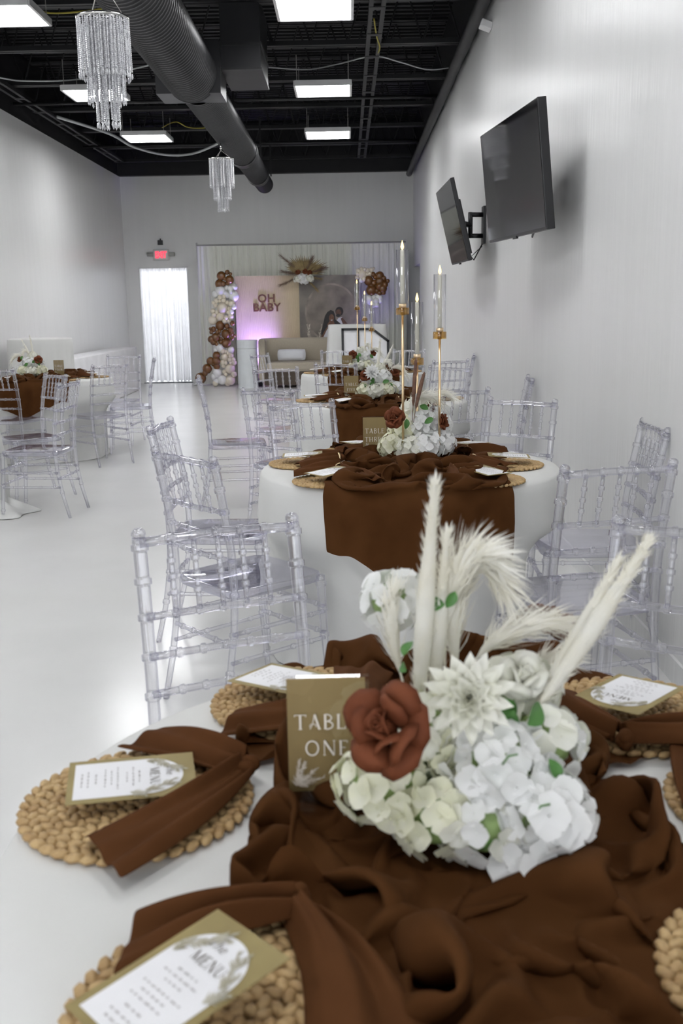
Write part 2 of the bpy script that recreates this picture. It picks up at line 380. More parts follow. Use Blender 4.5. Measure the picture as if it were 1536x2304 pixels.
# LED panels
def ceiling_light(x, y, label, group, k=0):
    t = empty('ceiling_light', (x, y, 3.75)); tag(t, label, 'ceiling light', group)
    link('frame', LF, t); link('diffuser', LD[k], t); link('hanger', LH, t)
fb = MB()
for s in (-1, 1):
    fb.box(-.305, .305, s * .305 - .012, s * .305 + .012, 0, .055); fb.box(s * .305 - .012, s * .305 + .012, -.305, .305, 0, .055)
fb.box(-.3, .3, -.3, .3, .05, .06)
LF = fb.mesh('frame', M['white_metal'], False)
db = MB(); db.box(-.293, .293, -.293, .293, .006, .012); LD = [db.mesh('diffuser', M['panel_light%d' % k], False) for k in range(3)]
hb = MB()
for sx in (-.28, .28):
    for sy in (-.28, .28): hb.tube([(sx, sy, .06), (sx, sy, .32)], .004, 5)
LH = hb.mesh('hanger', M['wire'], False)
rows = ((8.67, 'nearest to the camera'), (11.75, 'in the middle row'), (14.65, 'in the farthest row'))
for k, (y, w) in enumerate(rows):
    ceiling_light(-.22, y, 'square white ceiling light panel on the television side, ' + w, 'ceiling light panels', k)
    ceiling_light(-2.75, y, 'square white ceiling light panel left of the round duct, ' + w, 'ceiling light panels', k)
for y, w in ((5.75, 'between tables three and five'), (2.85, 'between tables one and three'), (-.05, 'behind table one')):
    ceiling_light(-.22, y, 'square white ceiling light panel high overhead ' + w, 'ceiling light panels overhead'); ceiling_light(-2.75, y, 'square white ceiling light panel high across the aisle, ' + w, 'ceiling light panels overhead')

# spiral duct
duct = empty('spiral_duct', (-1.36, 0, 3.46)); tag(duct, 'long black round spiral air duct hanging under the ceiling', 'duct')
def duct_run(nm, y0, y1, r0, r1, pitch=.065, closed=False):
    prof = []; y = y0
    while y < y1:
        r = r0 + (r1 - r0) * (y - y0) / (y1 - y0)
        prof += [(r, y), (r, y + pitch * .72), (r + .006, y + pitch * .80), (r + .006, y + pitch * .92)]; y += pitch
    prof.append((r1, y1))
    if closed: prof += [(r1 * .97, y1 + .05), (r1 * .7, y1 + .12), (0.001, y1 + .14)]
    m = MB(); m.lathe(prof, 36, RX(-PI / 2)); return m.obj(nm, M['duct'], duct)
duct_run('large_section', 3.0, 9.45, .235, .235)
duct_run('middle_section', 9.85, 13.9, .190, .185)
duct_run('collar', 13.9, 14.1, .20, .20, .2)
duct_run('small_section', 14.1, 16.2, .165, .160)
duct_run('end_collar', 16.2, 16.35, .172, .172, .2)
duct_run('end_section', 16.35, 17.6, .145, .14, .065, True)
b = MB(); b.box(-.31, .27, 9.42, 9.86, -.17, .28); b.obj('plenum_box', M['duct'], duct, smooth=False)
b = MB()
for yy in (5.5, 8.0, 11.5, 15.0, 17.0):
    for sx in (-.16, .16): b.box(sx - .012, sx + .012, yy - .002, yy + .002, .05, .62)
b.obj('hanger_straps', M['steel_black'], duct, smooth=False)
bd = empty('box_duct', (-.91, 9.95, 3.5)); tag(bd, 'black rectangular duct drop beside the round duct', 'duct')
b = MB(); b.box(-.178, .178, -.45, .42, 0, .62); b.obj('shaft', M['duct'], bd, smooth=False)
b = MB(); b.box(-.186, .186, -.458, .428, .20, .225); b.box(-.186, .186, -.458, .428, -.004, .012); b.obj('flange', M['steel_black'], bd, smooth=False)

# cables above
def cable(pts, r, mat, label):
    P = [Vector(p) for p in pts]; out = []
    for i in range(len(P) - 1):
        p0 = P[max(i - 1, 0)]; p1 = P[i]; p2 = P[i + 1]; p3 = P[min(i + 2, len(P) - 1)]
        for k in range(6):
            t = k / 6.0
            out.append(0.5 * ((2 * p1) + (p2 - p0) * t + (2 * p0 - 5 * p1 + 4 * p2 - p3) * t * t + (3 * p1 - p0 - 3 * p2 + p3) * t ** 3))
    out.append(P[-1]); m = MB(); m.tube(out, r, 6)
    return tag(m.obj('cable', M[mat]), label, 'cable', 'cables under the ceiling')
cable([(-4.1, 11.3, 3.95), (-3.72, 11.49, 3.9), (-3.46, 11.57, 3.88), (-2.88, 11.58, 3.89), (-2.07, 11.21, 3.93), (-1.6, 11.1, 4.04)], .008, 'cable_white', 'thin white cable running toward the duct behind the large chandelier')
cable([(-3.9, 14.3, 4.0), (-3.42, 15.24, 3.93), (-3.28, 16.28, 3.9), (-2.93, 17.01, 3.88), (-2.48, 16.97, 3.88), (-2.02, 16.43, 3.93), (-1.8, 16.3, 4.03)], .02, 'cable_white', 'thick pale cable bundle sagging before the end wall')
cable([(-.84, 11.69, 4.0), (-.39, 11.7, 3.97), (-.05, 11.57, 3.99), (.33, 11.42, 4.03), (.63, 11.58, 4.0), (.94, 11.81, 3.97), (1.2, 11.84, 3.99)], .007, 'cable_white', 'thin pale cable crossing to the television wall')
cable([(.3, 10.01, 4.03), (.34, 10.48, 3.99), (.38, 10.82, 3.97), (.36, 11.36, 4.02)], .008, 'cable_yellow', 'yellow cable dangling from the channel over the nearest panel')
cable([(-2.75, 8.9, 4.05), (-2.68, 9.12, 4.02), (-2.61, 9.41, 3.98), (-2.26, 9.44, 3.99), (-1.9, 9.5, 4.06)], .008, 'cable_yellow', 'yellow cable beside the large chandelier')
cable([(-2.63, 15.2, 3.99), (-2.4, 15.0, 4.03), (-2.26, 15.2, 3.99), (-2.06, 15.3, 3.99), (-1.7, 15.4, 4.05)], .008, 'cable_yellow', 'yellow cable between the farthest panel and the duct')
b = MB(); b.box(-.05, .05, -.06, .06, -.03, .03)
ws = b.obj('wall_sensor', M['white_metal'], smooth=False, bevel=.008); ws.location = (xr(8.86) - .045, 8.86, 3.66); ws.rotation_euler = (0, .35, 0)
tag(ws, 'small white sensor box at the top of the television wall', 'sensor')

# ------------------------------------------------------------------ chandeliers
def chandelier(loc, ztop, R, label, seed):
    r = random.Random(seed)
    t = empty('crystal_chandelier', loc); tag(t, label, 'chandelier', 'tiered crystal chandeliers')
    m = MB(); m.lathe([(R, -.005), (R + .006, -.005), (R + .006, .012), (R, .012), (R, -.005)], 36); m.lathe([(R * .68, 0), (R * .70, 0), (R * .70, .008), (R * .68, .008), (R * .68, 0)], 28); m.lathe([(R * .40, 0), (R * .42, 0), (R * .42, .008), (R * .40, .008), (R * .40, 0)], 24)
    for a in (.3, .3 + 2.094, .3 + 4.189): m.tube([(0, 0, .004), (R * math.cos(a), R * math.sin(a), .004)], .003, 5)
    m.obj('ring', M['chrome'], t)
    for a in (.3, .3 + 2.094, .3 + 4.189):
        m = MB(); m.tube([(R * .9 * math.cos(a), R * .9 * math.sin(a), .01), (0, 0, ztop - .05)], .0025, 5); m.obj('hanging_wire', M['wire'], t)
    m = MB(); m.tube([(0, 0, ztop - .06), (0, 0, ztop + .03)], .006, 6); m.ball((0, 0, ztop - .03), .012, 8, 6); m.obj('hook', M['chrome'], t)
    for rr, ln, n in ((R, .27, 48), (R * .69, .41, 38), (R * .41, .53, 22)):
        mm = MB(); z = -.004
        while z > -ln:
            mm.ball((0, 0, z), .0060, 5, 4); z -= .0105
        mm.lathe([(.0005, z - .034), (.0066, z - .022), (.004, z - .006), (.0015, z)], 6)
        me = mm.mesh('bead_strand', M['crystal'], False)
        for k in range(n):
            a = 2 * PI * (k + r.uniform(-.2, .2)) / n
            o = link('bead_strand', me, t); o.location = (rr * math.cos(a), rr * math.sin(a), r.uniform(-.012, 0)); o.rotation_euler = (r.uniform(-.02, .02), r.uniform(-.02, .02), r.uniform(0, 6))
    return t
chandelier((-1.342, 6.0, 3.00), .26, .142, 'large tiered crystal chandelier hanging nearest, before a light panel', 1)
chandelier((-1.415, 12.0, 3.085), .15, .138, 'small far tiered crystal chandelier below the middle of the duct', 2)

# ------------------------------------------------------------------ televisions
def television(tn, bn, tf, bf, label, plate_y, th=.035):
    tn, bn, tf, bf = map(Vector, (tn, bn, tf, bf)); c = (tn + bn + tf + bf) / 4
    ex = ((tf + bf) - (tn + bn)); w = ex.length / 2; ex.normalize()
    ez = ((tn + tf) - (bn + bf)); h = ez.length / 2; ez = (ez - ex * ez.dot(ex)).normalized(); ey = ez.cross(ex)
    t = empty('television'); t.matrix_world = Matrix(((ex.x, ey.x, ez.x, c.x), (ex.y, ey.y, ez.y, c.y), (ex.z, ey.z, ez.z, c.z), (0, 0, 0, 1)))
    tag(t, label, 'television', 'wall televisions')
    # local +y is the side away from the viewer or toward: find sign so that screen faces -X
    s = 1.0 if ey.x < 0 else -1.0
    def yb(m, x0, x1, y0, y1, z0, z1): m.box(x0, x1, min(s * y0, s * y1), max(s * y0, s * y1), z0, z1); return m
    b = MB(); yb(b, -w / 2, w / 2, -th, -.003, -h / 2, h / 2); yb(b, -w * .36, w * .36, -th - .035, -th, -h * .42, h * .25); b.obj('body', M['plastic'], t, smooth=False, bevel=.004)
    b = MB(); yb(b, -w / 2 + .006, w / 2 - .006, -.003, 0.0, -h / 2 + .014, h / 2 - .006); b.obj('screen', M['screen'], t, smooth=False)
    b = MB(); yb(b, -.035, .035, -.012, .002, -h / 2 - .012, -h / 2 + .004); b.obj('sensor_bump', M['plastic'], t, smooth=False)
    inv = t.matrix_world.inverted()
    def W(p): return inv @ Vector(p)
    py = plate_y; px = xr(py) - .004
    back = c - (ey * s) * (th + .04)
    b = MB(); b.box(px - .02, px, py - .07, py + .07, c.z - .16, c.z + .16)
    b.v = [tuple(W(p)) for p in b.v]; b.obj('wall_plate', M['plastic'], t, smooth=False)
    b = MB()
    for dz in (-.09, .09): b.tube([W((px - .02, py, c.z + dz)), W((px - .13, py - .03, c.z + dz))], .022, 6)
    b.tube([W((px - .13, py - .03, c.z - .11)), W((px - .13, py - .03, c.z + .11))], .02, 6)
    b.tube([W((px - .13, py - .03, c.z)), W(back)], .024, 6)
    b.obj('swivel_arm', M['plastic'], t)
    b = MB(); b.box(-.16, .16, min(-s * (th + .035), -s * (th + .06)), max(-s * (th + .035), -s * (th + .06)), -.14, .14); b.obj('mount_bracket', M['plastic'], t, smooth=False)
    b = MB()
    p0 = back + Vector((.02, 0, -.12)); p3 = Vector((px - .02, py, c.z - .16))
    b.tube([W(p0), W(p0 + Vector((.05, -.02, -.14))), W(p0 * .4 + p3 * .6 + Vector((0, 0, -.16))), W(p3)], .006, 5)
    b.tube([W(back + Vector((.02, 0, .02))), W(back * .5 + p3 * .5 + Vector((0, 0, -.2))), W(p3 + Vector((0, .03, -.02)))], .005, 5)
    b.obj('power_cord', M['cable_black'], t)
    return t
television((.969, 5.3, 2.417), (1.037, 5.3, 1.77), (.845, 6.5, 2.42), (.909, 6.5, 1.782), 'large black television nearest on the grey wall', 6.5, .05)
television((.846, 8.4, 2.403), (1.012, 8.4, 1.751), (.849, 9.6, 2.418), (.992, 9.6, 1.764), 'smaller-looking black television farther along the wall, tilted down on an arm', 9.1)
b = MB(); b.box(-.02, 0, -.045, .045, -.06, .06); o = b.obj('outlet_plate', M['white_metal'], smooth=False, bevel=.003); o.location = (xr(8.8), 8.8, 2.33); tag(o, 'white outlet plate above the far television mount', 'outlet')

# ------------------------------------------------------------------ lettering
def text_mesh(name, body, size, mat, extrude=0.0, offset=0.0, shear=0.0, align='CENTER', spacing=1.0):
    cu = bpy.data.curves.new(name, 'FONT'); cu.body = body; cu.size = size; cu.extrude = extrude; cu.offset = offset; cu.shear = shear
    cu.align_x = align; cu.resolution_u = 3; cu.space_character = spacing
    o = bpy.data.objects.new(name, cu); COL.objects.link(o)
    me = bpy.data.meshes.new_from_object(o.evaluated_get(bpy.context.evaluated_depsgraph_get()))
    bpy.data.objects.remove(o); bpy.data.curves.remove(cu)
    me.name = name; me.materials.clear(); me.materials.append(mat); return me

def arc(cx, cy_, rx, ry, a0, a1, n=9): return [(cx + rx * math.cos(math.radians(a0 + (a1 - a0) * i / n)), cy_ + ry * math.sin(math.radians(a0 + (a1 - a0) * i / n))) for i in range(n + 1)]
TK, TN = .13, .05
GLYPH = {
 'T': (.74, [([(.02, .97), (.72, .97)], TN), ([(.02, .99), (.02, .84)], TN), ([(.72, .99), (.72, .84)], TN), ([(.37, 0), (.37, .97)], TK), ([(.24, .02), (.50, .02)], .04)]),
 'A': (.74, [([(.06, .02), (.22, .30), (.37, 1.0)], TN), ([(.37, 1.0), (.66, 0)], TK), (arc(.26, .22, .20, .15, 200, -20), TN), ([(.56, .02), (.76, .02)], .04)]),
 'B': (.66, [([(.13, 0), (.13, 1)], TK), (arc(.18, .76, .34, .23, 90, -90), .075), (arc(.18, .27, .42, .27, 90, -90), .085), ([(.04, .02), (.2, .02)], .04), ([(.04, .98), (.2, .98)], .04)]),
 'L': (.60, [([(.13, 0), (.13, 1)], TK), ([(.03, .03), (.56, .03)], TN), ([(.56, .01), (.56, .2)], TN), ([(.03, .98), (.24, .98)], .04)]),
 'E': (.62, [([(.13, 0), (.13, 1)], TK), ([(.03, .03), (.56, .03)], TN), ([(.56, .01), (.56, .2)], TN), ([(.03, .97), (.54, .97)], TN), ([(.54, .99), (.54, .82)], TN), ([(.13, .52), (.44, .52)], TN)]),
 'F': (.60, [([(.13, 0), (.13, 1)], TK), ([(.03, .02), (.24, .02)], .04), ([(.03, .97), (.54, .97)], TN), ([(.54, .99), (.54, .82)], TN), ([(.13, .52), (.44, .52)], TN)]),
 'O': (.92, [(arc(.44, .5, .38, .48, 60, 300, 16), .10), (arc(.44, .5, .38, .48, -60, 60, 10), .10)]),
 'N': (.86, [([(.12, 0), (.12, 1)], TN), ([(.12, 1), (.72, 0)], TK), ([(.74, 0), (.74, 1)], TN), ([(.02, .02), (.22, .02)], .04), ([(.64, .98), (.84, .98)], .04)]),
 'H': (.80, [([(.13, 0), (.13, 1)], TK), ([(.66, 0), (.66, 1)], TK), ([(.13, .5), (.66, .5)], TN), ([(.03, .02), (.23, .02)], .04), ([(.56, .02), (.76, .02)], .04)]),
 'R': (.70, [([(.13, 0), (.13, 1)], TK), (arc(.18, .74, .38, .25, 90, -90), .08), ([(.3, .5), (.64, .02)], .11), ([(.03, .02), (.23, .02)], .04)]),
 'I': (.30, [([(.15, 0), (.15, 1)], TK), ([(.04, .02), (.26, .02)], .04), ([(.04, .98), (.26, .98)], .04)]),
 'V': (.78, [([(.08, 1), (.40, 0)], TK), ([(.40, 0), (.70, 1)], TN), ([(0, .98), (.2, .98)], .04), ([(.6, .98), (.78, .98)], .04)]),
 'U': (.80, [([(.13, 1), (.13, .3)] + arc(.40, .3, .27, .28, 180, 270, 5), .11), (arc(.40, .3, .27, .28, 270, 360, 5) + [(.67, 1)], TN)]),
 'M': (1.0, [([(.12, 0), (.12, 1)], TN), ([(.12, 1), (.48, .05)], TK), ([(.48, .05), (.84, 1)], TN), ([(.86, 0), (.86, 1)], TK)]),
 ' ': (.4, []),
}
def serif(b, text, size, cx, cy_, M4=None, gap=.14, bold=1.0):
    wtot = sum(GLYPH[c][0] + gap for c in text) - gap; x = -wtot / 2
    for c in text:
        w, st = GLYPH[c]
        for si, (pts, wd) in enumerate(st):
            vs = []
            for i, p in enumerate(pts):
                a = Vector(pts[max(i - 1, 0)]); d = Vector(pts[min(i + 1, len(pts) - 1)]) - a; d.normalize(); n = Vector((-d.y, d.x)) * wd * .5 * bold
                for s in (1, -1): vs.append((cx + (x + p[0] + n.x * s) * size, cy_ + (p[1] - .5 + n.y * s) * size, si * 2.5e-5))
            b.add(vs, [(2 * i + 1, 2 * i + 3, 2 * i + 2, 2 * i) for i in range(len(pts) - 1)], M4)
        x += w + gap

def feather_print(b, x, y, ang, ln, w, n, r, M4=None, z=0.0):
    "flat printed pampas sprig: a fan of tapering blades"
    for k in range(n):
        t = r.random(); px = x + math.cos(ang) * ln * t; py = y + math.sin(ang) * ln * t
        a = ang + r.choice((-1, 1)) * r.uniform(.2, .9); l = w * (1.1 - t * .7) * r.uniform(.6, 1.2); h = l * .07 + .0004
        dx, dy = math.cos(a), math.sin(a); zz = z + r.random() * .0006
        b.add([(px - dy * h, py + dx * h, zz), (px + dy * h, py - dx * h, zz), (px + dx * l, py + dy * l, zz)], [(0, 1, 2)], M4)

# ------------------------------------------------------------------ flowers
def floret_mesh(name, mat, R=.016, seed=0, n=4):
    r = random.Random(seed); b = MB()
    for k in range(n):
        a = 2 * PI * k / n + r.uniform(-.15, .15); cup = r.uniform(.15, .5); tw = r.uniform(-.25, .25); L = R * r.uniform(.9, 1.1); Wd = R * .62
        def fn(u, v, a=a, cup=cup, L=L, Wd=Wd, tw=tw):
            s = (u - .5) * 2; t = v; w = Wd * math.sin(min(1, t * 1.05 + .12) * PI * .62) * (1 if t < .75 else math.sqrt(max(.0, 1 - ((t - .75) / .27) ** 2)) + .0)
            x = .08 * L + t * L * (1 - .08 * s * s); y_ = s * w; z = cup * L * (t ** 1.5) * .5 + abs(s) * w * .25 + tw * s * w * t
            ca, sa = math.cos(a), math.sin(a); return (x * ca - y_ * sa, x * sa + y_ * ca, z)
        b.grid(fn, 4, 5)
    b.ball((0, 0, .001), .0018, 5, 4)
    return b.mesh(name, mat, True)
FLO = {m: [floret_mesh('floret', M[m], .0165, s + 10) for s in range(3)] for m in ('petal_white', 'petal_cream', 'petal_ivory')}
FLO3 = floret_mesh('floret', M['petal_white'], .024, 4)

def dirs(n, seed, zmin=-.5):
    r = random.Random(seed); out = []; k = 0
    N = int(n / (.5 - zmin / 2) + 2)
    for i in range(N):
        z = 1 - 2 * (i + .5) / N
        if z < zmin: continue
        a = i * 2.39996 + r.uniform(-.2, .2); q = math.sqrt(1 - z * z); out.append(Vector((q * math.cos(a), q * math.sin(a), z)))
    return out
def hydrangea_parts(parent, c, R, mats, n, seed, scale=1.0, squash=.85):
    "a head whose florets are separate pieces"
    r = random.Random(seed)
    core = MB(); core.ball((0, 0, 0), R * .72, 12, 8, (1, 1, squash)); h = core.obj('hydrangea', M['stem'], parent); h.location = c
    for d in dirs(n, seed, -.75):
        o = link('floret', r.choice(FLO[r.choice(mats)]), h)
        j = Vector((r.uniform(-1, 1), r.uniform(-1, 1), r.uniform(-1, 1))) * .25
        p = Vector((d.x, d.y, d.z * squash)) * R * r.uniform(.84, 1.02); q = face(d + j).to_euler(); o.location = p; o.rotation_euler = q
        s = scale * r.uniform(.85, 1.2); o.scale = (s, s, s)
    return h
def hydrangea_joined(parent, c, R, mat, n, seed, fs=1.0, squash=.85, name='hydrangea'):
    r = random.Random(seed); b = MB(); b.ball((0, 0, 0), R * .75, 10, 6, (1, 1, squash))
    src = FLO[mat]
    for d in dirs(n, seed, -.75):
        me = r.choice(src); j = Vector((r.uniform(-1, 1), r.uniform(-1, 1), r.uniform(-1, 1))) * .3
        Mx = T(*(Vector((d.x, d.y, d.z * squash)) * R * r.uniform(.85, 1.03))) @ face(d + j) @ Matrix.Scale(fs * r.uniform(.85, 1.2), 4)
        b.add([v.co for v in me.vertices], [tuple(p.vertices) for p in me.polygons], Mx)
    h = b.obj(name, M[mat], parent); h.location = c; return h

def petal(b, L, W_, curl, cup, M4, nu=6, nv=6, tip=0.0):
    def fn(u, v):
        s = (u - .5) * 2; w = W_ * (math.sin((.12 + .88 * v) * PI * .5) ** .8) * (1.0 if v < .7 else (1 - (1 - tip * .0) * ((v - .7) / .3) ** 2 * (.45 + .5 * tip)))
        z = cup * w * s * s * -1.0 + L * v; x = s * w; y_ = curl * L * (max(0, v - .45) ** 2) * 2.2 - .12 * L * v + cup * (w * s) ** 2 / max(W_, 1e-6)
        return (x, -y_, z)
    b.grid(fn, nu, nv, M4)
def rose(parent, c, n, R, mat, seed, name='rose', openness=1.0):
    "spiral rose: tight bud in the middle, wide petals curling outward"
    r = random.Random(seed); b = MB(); R *= .62
    def bud(u, v):
        a = u * 4.5 * PI; rr = R * (.05 + .20 * u) * (.9 + .25 * v); return (rr * math.cos(a), rr * math.sin(a), R * (-.35 + 1.1 * v) + R * .06 * math.sin(a * 1.5))
    b.grid(bud, 60, 5); b.ball((0, 0, 0), R * .34, 12, 8, (1, 1, 1.7))
    k = 0
    for ring, (cnt, off, ln, wd, tilt) in enumerate(((3, .18, 1.15, .50, .08), (3, .30, 1.25, .72, .30), (4, .44, 1.25, .86, .62), (5, .52, 1.15, .90, 1.0))):
        for i in range(cnt):
            a = 2 * PI * i / cnt + ring * .6 + r.uniform(-.15, .15)
            M4 = RZ(a) @ T(0, -off * R * .8, -R * .35) @ RX(tilt * openness * r.uniform(.85, 1.15)) @ RZ(r.uniform(-.15, .15))
            petal(b, ln * R * r.uniform(.9, 1.1), wd * R, .35 + .25 * ring * .5, .35, M4)
    o = b.obj(name, M[mat], parent, solid=.0012); o.matrix_local = T(*c) @ face(n); return o
def dahlia(parent, c, n, R, mat, seed):
    r = random.Random(seed); b = MB()
    for ring, (cnt, ln, lift) in enumerate(((14, 1.0, .25), (12, .86, .55), (10, .68, .85), (8, .48, 1.15), (6, .3, 1.35))):
        for i in range(cnt):
            a = 2 * PI * (i + .5 * (ring % 2)) / cnt + r.uniform(-.08, .08)
            def fn(u, v, L=R * ln * r.uniform(.92, 1.08)):
                s = (u - .5) * 2; w = R * .17 * math.sin(min(1, v * .9 + .1) * PI) ** .7 * (1 if v < .97 else .3); return (s * w, v * L, abs(s) * w * .8 + .1 * L * v * v)
            b.grid(fn, 3, 6, RZ(a) @ RX(lift * r.uniform(.85, 1.1)) @ T(0, R * .04, 0))
    o = b.obj('dahlia', M[mat], parent); o.matrix_local = T(*c) @ face(n); return o
def leaf(parent, c, n, L, W_, seed=0, mat='leaf', name='leaf'):
    b = MB()
    def fn(u, v):
        s = (u - .5) * 2; w = W_ * math.sin(v * PI) ** .75 + .0006; return (s * w, v * L, abs(s) * w * .4 - .35 * L * v * v)
    b.grid(fn, 5, 8); o = b.obj(name, M[mat], parent); o.matrix_local = T(*c) @ face(n) @ RZ(seed); return o
def bezier(p0, p1, p2, t): return Vector(p0) * (1 - t) ** 2 + Vector(p1) * 2 * t * (1 - t) + Vector(p2) * t * t
def plume(parent, p0, p1, p2, w, n, seed, mat='pampas', name='pampas_plume', start=.25, hair=.05, tip=.55, core=.8):
    "a feathery grass plume along a curve: core plus hundreds of hair strands"
    r = random.Random(seed); b = MB()
    ts = [i / 14 for i in range(15)]
    def wid(t):
        s = max(0, (t - start) / (1 - start)); return w * (math.sin(min(1, s * 1.15 + .12) * PI * .72) ** .7) * (1 - .55 * max(0, s - tip) / (1 - tip)) if s > 0 else .0
    b.tube([bezier(p0, p1, p2, t) for t in ts], [max(.0016, wid(t) * core) for t in ts], 8)
    for k in range(n):
        t = start + (1 - start) * r.random() ** .85; p = bezier(p0, p1, p2, t); d = (bezier(p0, p1, p2, min(1, t + .02)) - bezier(p0, p1, p2, max(0, t - .02))).normalized()
        o1 = d.orthogonal(); o1.rotate(Matrix.Rotation(r.uniform(0, 2 * PI), 3, d)); o1.normalize()
        q = p + o1 * wid(t) * r.uniform(.15, .6); spread = r.uniform(.15, .75)
        e = q + (d * 1.0 + o1 * spread) * hair * r.uniform(.6, 1.2) + Vector((0, 0, -hair * .12 * r.random()))
        mid = (q + e) / 2 + o1 * hair * .08; sd = d.cross(o1) * (.0011 + .0010 * r.random())
        b.add([q - sd, q + sd, mid + sd * .8, mid - sd * .8, e], [(0, 1, 2, 3), (3, 2, 4)])
    return b.obj(name, M[mat], parent)
def reed_tail(parent, p0, p1, p2, w, seed):
    r = random.Random(seed); b = MB(); ts = [i / 16 for i in range(17)]
    b.tube([bezier(p0, p1, p2, t) for t in ts], [.0012 if t < .3 else w * (.6 + .4 * math.sin((t - .3) / .7 * PI)) * (1 if t < .97 else .4) for t in ts], 8)
    for k in range(160):
        t = .3 + .7 * r.random(); p = bezier(p0, p1, p2, t); d = (bezier(p0, p1, p2, min(1, t + .02)) - bezier(p0, p1, p2, max(0, t - .02))).normalized()
        o1 = d.orthogonal(); o1.rotate(Matrix.Rotation(r.uniform(0, 2 * PI), 3, d)); o1.normalize(); q = p + o1 * w * .7; e = q + (d + o1) * w * .7; sd = d.cross(o1) * .0007
        b.add([q - sd, q + sd, e], [(0, 1, 2)])
    return b.obj('reed_tail', M['bunny'], parent)

# ------------------------------------------------------------------ end wall: curtains, exit sign
def curtain(x0, x1, y, z0, z1, folds, amp, seed, tilt=0.0):
    r = random.Random(seed); ph = [r.uniform(0, 6) for _ in range(4)]
    def fn(u, v):
        a = u * folds * 2 * PI; g = math.sin(a + .8 * math.sin(a * .37 + ph[0])) + .45 * math.sin(a * 1.7 + ph[1]) + .25 * math.sin(a * .5 + ph[2])
        x = x0 + (x1 - x0) * u + tilt * (1 - v) * (u - .5); return (x + .012 * math.sin(a * 1.3 + ph[3]) * (1 - v), y + amp * g * (.55 + .45 * (1 - v)), z0 + (z1 - z0) * v + (.012 * math.sin(a * .7) if v == 0 else 0))
    b = MB(); b.grid(fn, int(folds * 14), 8); return b
def door_curtain(x0, x1, seed, label, tilt):
    b = curtain(x0, x1, YB + .075, .03, DZ - .005, 7, .016, seed, tilt)
    tag(b.obj('door_curtain', M['curtain']), label, 'curtain', 'sheer curtains in the doorway')
door_curtain(DX0 + .02, -3.395, 5, 'white sheer curtain filling the wider side of the doorway', .0)
door_curtain(-3.375, DX1 - .02, 9, 'white sheer curtain filling the narrower side of the doorway, nearer the balloons', .0)
pl = bpy.data.lights.new('passage_light', 'AREA'); pl.energy = 60; pl.size = 1.0; pl.color = (.92, .95, 1.0)
po = bpy.data.objects.new('passage_light', pl); COL.objects.link(po); po.location = (-3.3, YB + 1.2, 2.72)

ex = empty('exit_sign', (-3.515, YB, 2.425)); tag(ex, 'illuminated red EXIT sign over the curtained doorway', 'exit sign')
b = MB(); b.box(-.15, .15, -.05, 0, -.105, .105); b.obj('housing', M['exit_body'], ex, smooth=False, bevel=.012)
b = MB(); b.box(-.117, .117, -.054, -.05, -.075, .085); b.obj('face_plate', M['paper'], ex, smooth=False)
me = text_mesh('lettering', 'EXIT', .165, M['exit_red'], .002, .006, spacing=.98); o = link('lettering', me, ex); o.rotation_euler = (PI / 2, 0, 0); o.location = (0, -.057, -.052); o.scale = (.66, 1, 1)
b = MB()
for s in (-1, 1): b.box(s * .205 - .062, s * .205 + .062, -.075, -.005, -.03, .045)
b.obj('lamp_heads', M['grey_plastic'], ex, smooth=False, bevel=.015)
b = MB(); b.box(-.045, .045, -.08, 0, -.045, .04); b.tube([(0, -.02, .04), (0, -.01, .07)], .012, 8)
o = b.obj('wall_camera', M['plastic'], smooth=False, bevel=.006); o.location = (-3.515, YB, 2.655); tag(o, 'small black square camera above the EXIT sign', 'camera')

# ------------------------------------------------------------------ pipe and drape
pd = empty('pipe_and_drape', (0, 18.85, 0)); tag(pd, 'cream pipe and drape backdrop across the end wall', 'drape')
for i in range(5):
    x0 = -2.72 + i * .762; b = curtain(x0, x0 + .77, 0, .01, 2.53, 8, .022, 20 + i); b.obj('drape_panel', M['drape'], pd)
b = MB(); b.tube([(-2.74, 0, 2.55), (1.11, 0, 2.55)], .014, 8); b.obj('crossbar', M['grey_plastic'], pd)
for s in (-2.74, 1.11):
    b = MB(); b.tube([(s, .03, 0), (s, .03, 2.60)], .018, 8); b.box(s - .16, s + .16, -.12, .18, 0, .012); b.obj('upright', M['white_metal'], pd)

# ------------------------------------------------------------------ backdrop boards
fl = empty('fluted_board', (-1.44, 18.5, 0)); tag(fl, 'tan fluted backdrop board lettered OH BABY', 'backdrop board')
nr = 58
def flute(u, v):
    x = -.585 + 1.17 * u; k = (u * nr) % 1.0; return (x, -.009 * math.sqrt(max(0, 1 - (2 * k - 1) ** 2)), 1.975 * v)
b = MB(); b.grid(flute, nr * 6 + 1, 2); b.box(-.585, .585, .001, .04, 0, 1.975); b.obj('board', M['fluted'], fl, smooth=False)
for t, z, nm in (('OH', 1.505, 'letters_oh'), ('BABY', 1.345, 'letters_baby')):
    o = link('lettering', text_mesh('lettering', t, .205, M['wood_text'], .006, .0045, spacing=1.05), fl); o.rotation_euler = (PI / 2, 0, 0); o.location = (-.015, -.016, z)

